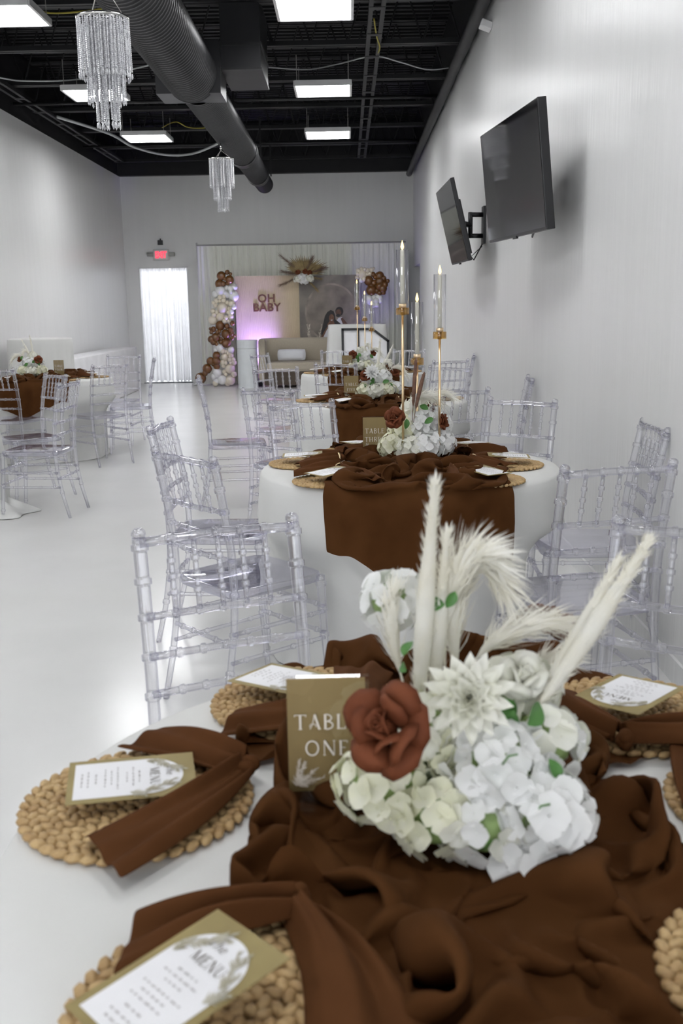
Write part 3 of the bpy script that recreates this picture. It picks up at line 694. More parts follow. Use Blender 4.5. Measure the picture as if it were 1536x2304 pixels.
ph = empty('photo_board', (-.31, 18.46, 0)); tag(ph, 'smoky brown photo backdrop board printed with an embracing couple', 'photo board')
b = MB(); b.box(-.545, .545, 0, .03, 0, 1.965); ph_root = ph; ph = b.obj('board', M['photo'], ph, smooth=False)
FP = Matrix(((1, 0, 0, 0), (0, 0, -1, -.002), (0, 1, 0, 0), (0, 0, 0, 1)))   # flat print plane: x, z
def flat(nm, polys, mat, lift):
    b = MB()
    for p in polys: b.add([(x, -lift, z) for x, z in p], [tuple(range(len(p)))])
    return b.obj(nm, M[mat], ph, smooth=False)
def ell(cx, cz, rx, rz, n=20, a0=0, a1=360): return [(cx + rx * math.cos(math.radians(a0 + (a1 - a0) * i / n)), cz + rz * math.sin(math.radians(a0 + (a1 - a0) * i / n))) for i in range(n)]
flat('printed_disc', [[p for p in ell(.035, 1.30, .46, .50, 48, -90, 270)]], 'photo_mid', .0012)
b = MB(); ro = ell(.035, 1.30, .485, .525, 48); ri = ell(.035, 1.30, .45, .49, 48)
b.add([(x, -.0016, z) for x, z in ro + ri], [(i, (i + 1) % 48, 48 + (i + 1) % 48, 48 + i) for i in range(48)]); b.obj('printed_arch', M['photo_ring'], ph, smooth=False)
b = MB(); r = random.Random(4)
for k in range(3): feather_print(b, -.42 + k * .09, .70, PI / 2 + r.uniform(-.25, .25), .40, .07, 60, r, Matrix(((1, 0, 0, 0), (0, 0, -1, -.002), (0, 1, 0, 0), (0, 0, 0, 1))))
b.obj('printed_grass', M['feather_pale'], ph, smooth=False)
flat('printed_back_shirt', [[(.16, 1.20), (.23, 1.215), (.29, 1.13), (.31, 1.0), (.30, .6), (.0, .6), (.02, 1.0)]], 'print_white', .0020)
flat('printed_arm', [[(.20, 1.19), (.235, 1.21), (.34, 1.075), (.36, 1.03), (.30, 1.03), (.24, 1.09)]], 'skin2', .0022)
flat('printed_man_head', [ell(.180, 1.318, .073, .083)], 'hair', .0024)
flat('printed_man_face', [ell(.165, 1.295, .050, .063)], 'skin2', .0027)
flat('printed_man_beard', [ell(.158, 1.245, .042, .028)], 'hair', .0030)
flat('printed_dress', [[(-.13, 1.06), (-.06, 1.12), (.09, 1.12), (.15, 1.05), (.16, .6), (-.19, .6)]], 'print_white', .0033)
flat('printed_hair', [[(-.04, 1.31), (.02, 1.345), (.075, 1.325), (.10, 1.26), (.11, 1.17), (.20, 1.10), (.17, 1.04), (.05, 1.04), (-.06, 1.0), (-.15, .84), (-.16, .95), (-.12, 1.10), (-.085, 1.24)]], 'hair', .0036)
flat('printed_neck', [[(.0, 1.15), (.07, 1.15), (.10, 1.08), (.06, 1.03), (-.02, 1.03), (-.05, 1.08)]], 'skin', .0039)
flat('printed_woman_face', [ell(.035, 1.20, .047, .070)], 'skin', .0042)
flat('printed_smile', [[(.018, 1.168), (.056, 1.172), (.046, 1.158), (.028, 1.156)]], 'print_white', .0045)
flat('printed_eyes', [ell(.018, 1.215, .009, .004, 8), ell(.054, 1.217, .009, .004, 8), ell(.146, 1.305, .008, .004, 8), ell(.178, 1.307, .008, .004, 8)], 'hair', .0046)
flat('printed_brow', [[(-.06, 1.03), (-.02, 1.06), (-.15, .80), (-.19, .82)]], 'skin', .0044)

# floral spray over the joint of the two boards
sp = empty('floral_spray', (-.75, 18.36, 1.95)); tag(sp, 'fan of dried palm spears with white and rust blooms on the boards', 'floral spray')
r = random.Random(12)
def spear(L, W_, ang, yaw, mat, nm):
    b = MB(); n = 7
    for k in range(n):
        s = (k - (n - 1) / 2) / n
        x0 = s * W_ * .5; x1 = s * W_ * 1.7; ln = L * (1 - .35 * abs(s) * 2)
        b.add([(x0 - .008, 0, L * .18), (x0 + .008, 0, L * .18), ((x0 + x1) / 2 + .013, .004, ln * .65), (x1, .012 * k, ln), ((x0 + x1) / 2 - .013, .004, ln * .65)], [(0, 1, 2, 3, 4)])
    b.tube([(0, 0, 0), (0, 0, L * .3)], .004, 5)
    o = b.obj(nm, M[mat], sp, smooth=False, solid=.002); o.matrix_local = T(0, -.02 + r.uniform(-.03, .03), .04) @ RY(ang) @ RZ(yaw)
for i, (a, L, m) in enumerate(((-.95, .36, 'dry_palm'), (-.7, .36, 'dry_palm'), (-.45, .33, 'dry_palm'), (-.2, .32, 'dry_palm'), (.05, .30, 'dry_palm'), (.3, .30, 'dry_palm'), (.55, .31, 'dry_palm'), (.85, .36, 'dry_palm'), (1.1, .42, 'dry_palm'), (1.3, .44, 'dry_palm'), (-1.2, .34, 'dry_palm'))):
    spear(L * 1.12, .13, a, r.uniform(-.5, .5), m, 'palm_spear')
for a, L in ((-.85, .56), (-1.35, .40), (-1.9, .46), (.45, .36), (1.2, .40)):
    d = Vector((math.sin(a), -.1, math.cos(a))); plume(sp, (0, -.03, .03), d * L * .5, d * L, .030, 240, int(a * 100) + 500, 'dry_brown', 'brown_plume', .25, .085, core=.2)
for a, L in ((2.4, .34), (1.75, .3)):
    d = Vector((math.sin(a), -.1, math.cos(a))); plume(sp, (0, -.03, 0), d * L * .5, d * L, .022, 160, int(a * 100) + 800, 'dry_palm', 'tan_plume', .3, .07, core=.2)
for k, (x, z) in enumerate(((-.12, -.06), (.0, -.09), (.10, -.05), (-.04, -.02))):
    hydrangea_joined(sp, (x, -.09, z), .075, 'petal_white' if k % 2 else 'petal_ivory', 26, 60 + k, 1.5)
for k, (x, z) in enumerate(((-.11, .07), (.10, .06), (.02, .08))): rose(sp, (x, -.10, z), (.1 * k, -1, .3), .05, 'rust', 70 + k)

# ------------------------------------------------------------------ balloon garlands
BAL = []
for k in range(3):
    b = MB(); b.ball((0, 0, 0), 1.0, 20, 14, (1, 1, 1.05)); BAL.append(b.mesh('balloon', M['b%d' % k]))
GAR1 = [(-2.24,1.98,0.082,0),(-2.28,1.84,0.082,0),(-2.09,1.91,0.079,0),(-2.13,2.04,0.045,0),(-2.07,2.01,0.031,0),(-2.18,1.93,0.035,0),(-2.21,1.84,0.052,0),(-2.13,1.85,0.041,0),(-2.27,1.72,0.09,1),(-2.36,1.66,0.061,1),(-2.03,1.62,0.09,1),(-2.01,1.78,0.054,1),(-2.15,1.77,0.043,1),(-2.09,1.75,0.052,1),(-2.08,1.69,0.041,1),(-2.18,1.68,0.041,1),(-2.14,1.64,0.048,1),(-2.2,1.62,0.038,2),(-2.28,1.6,0.041,2),(-2.35,1.54,0.046,2),(-2.29,1.54,0.033,2),(-2.22,1.55,0.046,2),(-2.4,1.51,0.034,2),(-2.37,1.46,0.041,2),(-2.15,1.51,0.038,2),(-2.24,1.41,0.101,2),(-2.07,1.49,0.061,2),(-2.11,1.4,0.043,2),(-2.03,1.43,0.048,1),(-2.42,1.36,0.049,2),(-2.35,1.34,0.037,2),(-2.13,1.33,0.041,2),(-2.08,1.34,0.043,1),(-2.4,1.29,0.046,2),(-2.29,1.26,0.076,2),(-2.18,1.24,0.041,2),(-2.1,1.26,0.054,2),(-2.43,1.2,0.082,2),(-2.21,1.18,0.043,2),(-2.14,1.18,0.035,2),(-2.3,1.1,0.087,0),(-2.17,1.09,0.049,0),(-2.07,1.14,0.046,0),(-2.42,1.04,0.049,0),(-2.48,1.05,0.027,0),(-2.35,0.98,0.041,0),(-2.31,1.0,0.033,0),(-2.2,0.95,0.087,0),(-2.11,1.02,0.049,0),(-2.46,0.99,0.038,0),(-2.09,0.96,0.046,0),(-2.47,0.86,0.065,0),(-2.39,0.89,0.084,0),(-2.43,0.82,0.068,0),(-2.29,0.86,0.033,0),(-2.32,0.93,0.03,0),(-2.09,0.87,0.038,0),(-2.04,0.92,0.03,0),(-2.2,0.79,0.09,0),(-2.37,0.77,0.035,0),(-2.3,0.81,0.041,0),(-2.24,0.83,0.035,0),(-2.32,0.7,0.068,1),(-2.39,0.67,0.043,1),(-2.12,0.66,0.061,1),(-2.27,0.64,0.046,2),(-2.17,0.61,0.043,2),(-2.22,0.64,0.033,2),(-2.39,0.57,0.071,0),(-2.5,0.47,0.073,0),(-2.39,0.47,0.079,0),(-2.39,0.37,0.062,0),(-2.45,0.41,0.041,0),(-2.57,0.33,0.09,0),(-2.52,0.32,0.046,0),(-2.61,0.25,0.054,0),(-2.7,0.16,0.103,0),(-2.24,0.53,0.073,2),(-2.12,0.56,0.046,2),(-2.15,0.49,0.041,2),(-2.08,0.49,0.041,2),(-2.28,0.44,0.049,2),(-2.22,0.43,0.038,2),(-2.13,0.43,0.033,2),(-2.27,0.38,0.041,2),(-2.15,0.32,0.092,2),(-2.26,0.27,0.038,2),(-2.23,0.22,0.035,2),(-2.39,0.25,0.092,1),(-2.45,0.18,0.054,1),(-2.3,0.12,0.084,1),(-2.41,0.1,0.052,1),(-2.43,0.06,0.054,2),(-2.15,0.11,0.087,2),(-2.2,0.06,0.054,2),(-2.08,0.22,0.054,2),(-2.07,0.43,0.049,2)]
GAR2 = [(0.3,1.96,0.085,2),(0.22,2.03,0.04,2),(0.28,2.06,0.037,2),(0.21,1.97,0.033,2),(0.2,1.91,0.037,2),(0.34,2.05,0.033,2),(0.39,2.03,0.043,2),(0.46,2.04,0.04,2),(0.5,2.06,0.027,2),(0.43,1.97,0.04,2),(0.38,1.97,0.03,2),(0.27,1.86,0.04,1),(0.32,1.88,0.046,2),(0.41,1.85,0.088,0),(0.49,1.96,0.046,0),(0.61,1.93,0.082,0),(0.52,1.91,0.037,0),(0.56,1.96,0.033,0),(0.61,1.84,0.088,0),(0.75,1.84,0.038,0),(0.5,1.81,0.058,0),(0.67,1.88,0.061,0),(0.45,1.75,0.052,0),(0.66,1.71,0.079,0),(0.45,1.68,0.094,0),(0.6,1.75,0.067,0),(0.7,1.78,0.058,0),(0.6,1.63,0.049,0),(0.67,1.64,0.046,0),(0.51,1.72,0.043,0),(0.55,1.67,0.052,0),(0.41,1.53,0.064,1),(0.5,1.55,0.052,1),(0.6,1.55,0.061,1),(0.54,1.5,0.061,1),(0.61,1.49,0.043,1),(0.46,1.47,0.064,1),(0.55,1.42,0.043,1),(0.49,1.42,0.049,1),(0.41,1.48,0.046,1),(0.57,1.57,0.043,1)]
def garland(items, y, label, seed):
    r = random.Random(seed); g = empty('balloon_garland', (items[0][0], y, 0)); tag(g, label, 'balloon garland', 'balloon garlands')
    for x, z, rad, c in items:
        o = link('balloon', BAL[c], g); o.location = (x - items[0][0], -.04 - .05 * (1 - rad / .1) + r.uniform(-.02, .02), max(z, rad * 1.05 + .002)); o.scale = (rad, rad, rad)
        o.rotation_euler = (r.uniform(-.5, .5), r.uniform(-.5, .5), r.uniform(0, 6))
garland(GAR1, 18.36, 'tall brown, white and cream balloon garland left of the fluted board', 1)
garland(GAR2, 18.38, 'brown, cream and white balloon cluster at the photo board corner', 2)

# ------------------------------------------------------------------ plinth, uplights, sofa, tables at the end
pp = empty('round_plinth', (-1.785, 17.95, 0)); tag(pp, 'white round plinth in front of the fluted board', 'plinth')
b = MB(); b.lathe([(.0, 0), (.182, 0), (.182, .70), (.0, .70)], 40); b.obj('drum', M['plinth'], pp, smooth=False)
b = MB(); b.lathe([(.0, .705), (.186, .705), (.186, .842), (.178, .848), (0, .848)], 40); b.obj('cap', M['plinth'], pp, smooth=False)
def uplight(x, y, energy, label, aim):
    t = empty('uplight', (x, y, 0)); tag(t, label, 'uplight', 'violet uplights')
    b = MB(); b.lathe([(0, .0), (.06, 0), (.065, .01), (.065, .13), (.055, .14), (.055, .12), (0, .12)], 20); b.obj('can', M['plastic'], t)
    b = MB(); b.lathe([(0, .125), (.053, .125)], 20); b.obj('lens', M['violet'], t)
    L = bpy.data.lights.new('uplight_beam', 'SPOT'); L.energy = energy; L.color = (.36, .26, 1.0); L.spot_size = 1.5; L.spot_blend = .9; L.shadow_soft_size = .05
    o = bpy.data.objects.new('uplight_beam', L); COL.objects.link(o); o.parent = t; o.location = (0, 0, .16); o.rotation_euler = (Vector(aim)).to_track_quat('-Z', 'Y').to_euler()
uplight(-1.60, 18.24, 260, 'small violet uplight on the floor behind the round plinth', (.02, .12, 1))
uplight(.40, 18.10, 40, 'small violet uplight on the floor behind the tall white table', (.06, .06, 1))

sf = empty('loveseat', (-.755, 18.02, 0)); tag(sf, 'beige curved loveseat before the backdrop boards', 'sofa')
def rail(pts, hw, z0, z1, nm, mat, rad=.05):
    P = [Vector((p[0], p[1], 0)) for p in pts]; prof = []
    for cx, cz, a0 in ((hw - rad, z1 - rad, 0), (-hw + rad, z1 - rad, 90)):
        for k in range(5): a = math.radians(a0 + 90 * k / 4); prof.append((cx + rad * math.cos(a), cz + rad * math.sin(a)))
    prof += [(-hw, z0), (hw, z0)]; n = len(prof); vs = []; fs = []
    for i, p in enumerate(P):
        d = (P[min(i + 1, len(P) - 1)] - P[max(i - 1, 0)]).normalized(); q = Vector((d.y, -d.x, 0))
        for a, z in prof: vs.append(p + q * a + Vector((0, 0, z)))
    for i in range(len(P) - 1):
        for j in range(n): fs.append((i * n + j, i * n + (j + 1) % n, (i + 1) * n + (j + 1) % n, (i + 1) * n + j))
    fs += [tuple(range(n)), tuple(range((len(P) - 1) * n + n - 1, (len(P) - 1) * n - 1, -1))]
    b = MB(); b.add(vs, fs); return b.obj(nm, M[mat], sf)
cur = [(-.76, -.22)] + [(-.66 + .10 * -math.cos(a) if False else -.60 - .16 * math.cos(a), .14 + .14 * math.sin(a)) for a in [i * PI / 12 for i in range(7)]] + [(-.3, .28), (.3, .28)] + [(.60 + .16 * math.sin(a), .14 + .14 * math.cos(a)) for a in [i * PI / 12 for i in range(7)]] + [(.76, -.22)]
rail(cur, .06, .12, .865, 'backrest', 'sofa')
b = MB(); b.box(-.68, .68, -.30, .22, .28, .455); b.obj('seat', M['sofa'], sf, smooth=False, bevel=.05)
b = MB(); b.box(-.72, .72, -.27, .24, .05, .28); b.obj('base', M['sofa_base'], sf, smooth=False)
for sx in (-.6, .6):
    for sy in (-.2, .2): b = MB(); b.tube([(sx, sy, 0), (sx, sy, .06)], .03, 8); b.obj('leg', M['sofa_base'], sf)
b = MB()
def pil(u, v):
    s, t = (u - .5) * 2, (v - .5) * 2; q = (1 - s ** 4) * (1 - t ** 4); return (.255 * s * (1 - .06 * t * t), .0, .105 * t * (1 - .07 * s * s)), q
for sd in (-1, 1):
    b.grid(lambda u, v, sd=sd: (pil(u, v)[0][0], sd * .06 * max(0, pil(u, v)[1]) ** .6, pil(u, v)[0][2]), 16, 10)
o = b.obj('lumbar_pillow', M['pillow']); o.location = (-1.0, 18.06, .567); o.rotation_euler = (-.2, 0, 0); tag(o, 'white rectangular lumbar pillow on the beige loveseat', 'pillow')

def cloth_form(nm, plan, h, flare, folds, amp, seed, mat='cloth', dents=(), nz=14):
    "cloth over a table: plan(theta)->radius vector; top plus hanging skirt with folds"
    r = random.Random(seed); N = 168; ph = [r.uniform(0, 6.28) for _ in range(5)]; b = MB(); vs = []; fs = []
    prof = [0.0, .5, .9, .985, 1.0]
    for k, s in enumerate(prof):
        for j in range(N):
            p = plan(2 * PI * j / N); z = h - (.0 if k < 3 else .0035 if k == 3 else .014); vs.append((p.x * s, p.y * s, z))
    rows = len(prof)
    for i in range(1, nz + 1):
        t = i / nz
        for j in range(N):
            th = 2 * PI * j / N; p = plan(th); d = p.normalized()
            g = math.sin(folds * th + ph[0] + 1.1 * math.sin(3 * th + ph[1])) + .5 * math.sin(folds * 1.7 * th + ph[2] + .7 * math.sin(2 * th)) + .3 * math.sin(folds * .5 * th + ph[3])
            off = .004 + flare * t + amp * (g * .5 + .35) * min(1, t * 1.3) ** 1.2
            R = p.length + off
            if t > .25:
                for a, rm in dents:
                    dd = abs((th - a + PI) % (2 * PI) - PI); w = .26 / max(p.length, .3)
                    if dd < w * 1.9:
                        q = 1.0 if dd < w * 1.1 else 1 - (dd - w * 1.1) / (w * .8); q = q * q * (3 - 2 * q) * min(1, (t - .25) / .15)
                        if R > rm: R = R + (rm - .5 * off * .2 - R) * q
            z = (h - .014) * (1 - t)
            if i == nz: z = .003 + .004 * abs(g); R += .015 * (1 + g * .5)
            vs.append((d.x * R, d.y * R, z))
        rows += 1
    for i in range(rows - 1):
        for j in range(N): fs.append((i * N + j, (i + 1) * N + j, (i + 1) * N + (j + 1) % N, i * N + (j + 1) % N))
    b.add(vs, fs); return b.mesh(nm, M[mat])
def roundrect(hx, hy, e=6.0):
    def f(th):
        c, s = math.cos(th), math.sin(th); k = (abs(c / hx) ** e + abs(s / hy) ** e) ** (-1 / e); return Vector((c * k, s * k))
    return f
o = link('tablecloth', cloth_form('tablecloth', roundrect(.49, .26), 1.107, .06, 26, .018, 41)); o.location = (.175, 17.2, 0); tag(o, 'white cloth over the tall rectangular table before the photo board', 'tablecloth')
o = link('tablecloth', cloth_form('tablecloth', roundrect(.205, 2.25, 12), .765, .015, 40, .006, 42, 'paper')); o.location = (-3.935, 15.75, 0); tag(o, 'white cloth over the long low buffet table along the wall across the aisle', 'tablecloth')
o = link('tablecloth', cloth_form('tablecloth', lambda th: Vector((math.cos(th), math.sin(th))) * .385, 1.085, .0, 20, .014, 43)); o.location = (-3.76, 12.3, 0); tag(o, 'white cloth over the tall round cocktail table behind the TABLE FOUR sign', 'tablecloth')

fb_ = empty('framed_board', (.305, 16.78, 0)); tag(fb_, 'black-framed white board with a cut corner before the tall white table', 'framed board')
outl = [(-.376, 0), (-.376, 1.03), (.12, 1.03), (.38, .83), (.38, 0)]
def bar(p, q, w=.04):
    a, c = Vector((p[0], 0, p[1])), Vector((q[0], 0, q[1])); d = (c - a).normalized(); n = Vector((-d.z, 0, d.x)) * w * .5; a -= d * w * .4; c += d * w * .4
    m = MB(); v = [a + n, c + n, c - n, a - n]; m.add([tuple(p_ + Vector((0, y_, 0))) for y_ in (-.02, .02) for p_ in v], [(0, 1, 2, 3), (7, 6, 5, 4), (0, 4, 5, 1), (1, 5, 6, 2), (2, 6, 7, 3), (3, 7, 4, 0)]); return m
for i in range(len(outl)): bar(outl[i], outl[(i + 1) % len(outl)]).obj('frame_bar', M['plastic'], fb_, smooth=False)
bar((-.115, 0.02), (-.115, 1.01), .034).obj('frame_bar', M['plastic'], fb_, smooth=False)
b = MB(); b.add([(x, .012, z) for x, z in outl], [(0, 1, 2, 3, 4)]); b.obj('white_panel', M['paper'], fb_, smooth=False, solid=.006)

# ------------------------------------------------------------------ clear chairs
def bamboo(pts, r0, r1, rings, n=10, bump=.0042, hw=.0065):
    "tube along a polyline with raised joint rings at the given fractions"
    P = [Vector(p) for p in pts]; seg = [(P[i + 1] - P[i]).length for i in range(len(P) - 1)]; L = sum(seg); acc = [0]
    for s in seg: acc.append(acc[-1] + s)
    st = set(acc)
    for f in rings:
        for d in (-hw - .006, -hw - .0015, -hw, -hw * .7, hw * .7, hw, hw + .0015, hw + .006): st.add(min(L, max(0, f * L + d)))
    out = []; rad = []
    for s in sorted(st):
        i = max(k for k in range(len(acc)) if acc[k] <= s + 1e-9); i = min(i, len(seg) - 1)
        out.append(P[i].lerp(P[i + 1], (s - acc[i]) / seg[i])); r = r0 + (r1 - r0) * s / L
        if any(abs(s - f * L) <= hw + 1e-6 for f in rings): r += bump
        rad.append(r)
    m = MB(); m.tube(out, rad, n); return m
CH = []
def cpart(nm, m, smooth=True): CH.append((nm, m.mesh(nm, M['clear'], smooth)))
HWB = .178
for s in (-1, 1):
    x = s * HWB
    m = bamboo([(x, -.075, 0), (x, -.035, .16), (x, -.008, .32), (x, 0, .46), (x, -.006, .60), (x, -.030, .76), (x, -.062, .915)], .0115, .0155, [.20, .345, .495, .62, .715, .81, .895, .975])
    m.ball((x, -.064, .922), .0165, 10, 7, (1, 1, .85)); cpart('back_post', m)
for s in (-1, 1): cpart('leg', bamboo([(s * .188, .405, 0), (s * .186, .385, .25), (s * .184, .375, .452)], .0110, .0165, [.12, .5, .72, .93]))
RAILY = {.902: -.060, .742: -.028, .655: -.013, .572: -.003}
for k, z in enumerate((.902, .742, .655, .572)):
    cpart('top_rail' if k == 0 else 'back_rail', bamboo([(-HWB, RAILY[z], z), (0, RAILY[z] - .012, z + (.006 if k == 0 else 0)), (HWB, RAILY[z], z)], .0115 if k == 0 else .009, .0115 if k == 0 else .009, [.19, .345, .5, .655, .81], 9, .003, .005))
for k in range(5):
    x = -HWB + 2 * HWB * (.19 + .155 * k); dy = -.010 * (1 - (x / HWB) ** 2)
    cpart('spindle', bamboo([(x, RAILY[.902] + dy, .900), (x, RAILY[.742] + dy, .742)], .0065, .0065, [.28, .5, .72], 8, .0035, .005))
for z in (.315, .215):
    for s in (-1, 1): cpart('stretcher', bamboo([(s * HWB, -.010 - (.32 - z) * .12, z), (s * .186, .386, z)], .0085, .0085, [.15, .35, .65, .85], 8, .003, .005))
    cpart('stretcher', bamboo([(-.186, .386, z + .02), (.186, .386, z + .02)], .0085, .0085, [.12, .3, .7, .88], 8, .003, .005))
cpart('stretcher', bamboo([(-HWB, -.014, .275), (HWB, -.014, .275)], .0085, .0085, [.12, .3, .7, .88], 8, .003, .005))
b = MB(); N = 44; ring = []
for j in range(N):
    th = 2 * PI * j / N; c, s = math.cos(th), math.sin(th); e = 7.0; k = (abs(c) ** e + abs(s) ** e) ** (-1 / e); yy = .19 + .205 * s * k; ring.append((c * k * (.183 + .02 * (yy / .4)), yy))
prof = [(.0, .462), (.94, .464), (.985, .463), (1.0, .455), (1.0, .437), (.975, .432), (.0, .432)]
vs = []; fs = []
for sc, z in prof:
    for x, yy in ring: vs.append((x * sc, .19 + (yy - .19) * sc, z))
for i in range(len(prof) - 1):
    for j in range(N): fs.append((i * N + j, i * N + (j + 1) % N, (i + 1) * N + (j + 1) % N, (i + 1) * N + j))
b.add(vs, fs); cpart('seat', b)

def chair(x, y, ang, label, group='clear spindle-back chairs'):
    t = empty('clear_chair', (x, y, 0), math.radians(ang) - PI / 2); tag(t, label, 'chair', group)
    for nm, me in CH: link(nm, me, t)
    return t
TB = {'T1': (.17, 1.13), 'T3': (.245, 4.0), 'T5': (.22, 6.9), 'T7': (.15, 9.85), 'T4': (-2.93, 9.8), 'T2': (-3.12, 6.95)}
CHAIRS = [
 ('T1', -.273, 2.117, -67, 'clear acrylic chair just past the TABLE ONE sign, largest chair back in view'),
 ('T1', .715, 2.02, -124, 'clear acrylic chair cut by the frame edge, crossed by the slanting pampas'),
 ('T3', -.511, 3.346, 42, 'clear acrylic chair on the aisle at table three, its seat nearest the hanging runner'),
 ('T3', -.744, 4.237, -4, 'clear acrylic chair farthest into the aisle at table three, seen nearly edge-on'),
 ('T3', -.207, 5.019, -60, 'clear acrylic chair behind table three just left of the TABLE THREE sign'),
 ('T3', .846, 4.986, -125, 'clear acrylic chair behind table three on the wall side'),
 ('T3', .792, 2.989, 104, 'clear acrylic chair beside the wall-side edge of table three, nearest its cloth'),
 ('T3', 1.145, 3.902, 178, 'clear acrylic chair backed against the television wall at table three'),
 ('T5', -.446, 5.956, 60, 'clear acrylic chair on the near aisle side of table five'),
 ('T5', -.99, 7.06, 8, 'clear acrylic chair standing edge-on in the aisle beside table five'),
 ('T5', -.555, 7.983, -70, 'clear acrylic chair behind table five in front of the loveseat'),
 ('T5', .621, 5.732, 115, 'clear acrylic chair on the near wall side of table five, behind the gold stands'),
 ('T5', 1.135, 6.557, 174, 'clear acrylic chair backed against the television wall at table five'),
 ('T5', .76, 7.80, -128, 'clear acrylic chair on the far wall side of table five'),
 ('T7', -.087, 8.651, 75, 'clear acrylic chair at the farthest table with its back just behind the TABLE FIVE sign'),
 ('T7', -.861, 10.472, -24, 'clear acrylic chair at the farthest table beside the loveseat end'),
 ('T7', -.102, 11.15, -85, 'clear acrylic chair behind the farthest table in front of the tall white table'),
 ('T7', .881, 8.854, 118, 'clear acrylic chair at the farthest table on its near wall side'),
 ('T7', 1.15, 9.60, 172, 'clear acrylic chair backed against the television wall at the farthest table'),
 ('T7', .66, 11.0, -114, 'clear acrylic chair behind the farthest table on the wall side'),
 ('T2', -2.309, 7.682, -139, 'clear acrylic chair across the aisle overlapping the brown runner of table four'),
 ('T2', -1.988, 6.883, 174, 'clear acrylic chair nearest in the row across the aisle, beside the puddled cloth'),
 ('T4', -2.192, 9.087, 135, 'clear acrylic chair at the aisle edge of table four, nearest its cloth folds'),
 ('T4', -2.428, 10.79, -95, 'clear acrylic chair behind table four in front of the buffet cloth'),
 ('T4', -2.0, 10.031, -170, 'clear acrylic chair seen edge-on before the curtained doorway'),
 ('T4', -3.048, 8.72, 78, 'clear acrylic chair cut by the picture edge before the runner of table four'),
]
for t, x, y, a, lab in CHAIRS: chair(x, y, a, lab)

# ------------------------------------------------------------------ tablecloths
def dents_for(t):
    cx, cy_ = TB[t]; out = []
    for tt, x, y, a, lab in CHAIRS:
        if tt == t:
            d = math.hypot(x - cx, y - cy_) - .43
            if d < .72: out.append((math.atan2(y - cy_, x - cx) % (2 * PI), max(d, .40)))
    return out
TL = {'T1': 'ivory cloth over the nearest round table with the TABLE ONE sign', 'T3': 'ivory floor-length cloth over the round table with the TABLE THREE sign',
      'T5': 'ivory cloth over the round table with the TABLE FIVE sign', 'T7': 'ivory cloth over the farthest round table, beside the gold candle stands',
      'T4': 'ivory cloth over the round table across the aisle with the tan sign', 'T2': 'ivory cloth at the picture edge, puddling on the floor across the aisle'}
HT = .760
for i, t in enumerate(TB):
    fl_, am = (.045, .030) if t != 'T1' else (.03, .02)
    o = link('tablecloth', cloth_form('tablecloth', lambda th: Vector((math.cos(th), math.sin(th))) * .605, HT, fl_, 17, am, 200 + i, 'cloth', dents_for(t), 16)); o.location = (*TB[t], 0)
    tag(o, TL[t], 'tablecloth', 'round table cloths')
# cloth tail that puddles beside the table across the aisle
b = MB()
def pud(u, v):
    a = -.42 + .66 * u; R = .58 + (.30 + .05 * math.sin(u * 11)) * v * math.sin(PI * (.08 + .84 * u)) ** .6; z = .006 + .045 * (math.sin(u * 15 + 3 * v) * .5 + .5) * math.sin(PI * min(1, v * .9 + .1)) + .10 * (1 - v) ** 2; return (math.cos(a) * R, math.sin(a) * R, z)
b.grid(pud, 40, 8); o = b.obj('cloth_hem', M['cloth'], solid=.003); o.location = (0, 0, 0)
t2 = [q for q in COL.objects if q.get('label') == TL['T2']][0]; o.parent = t2

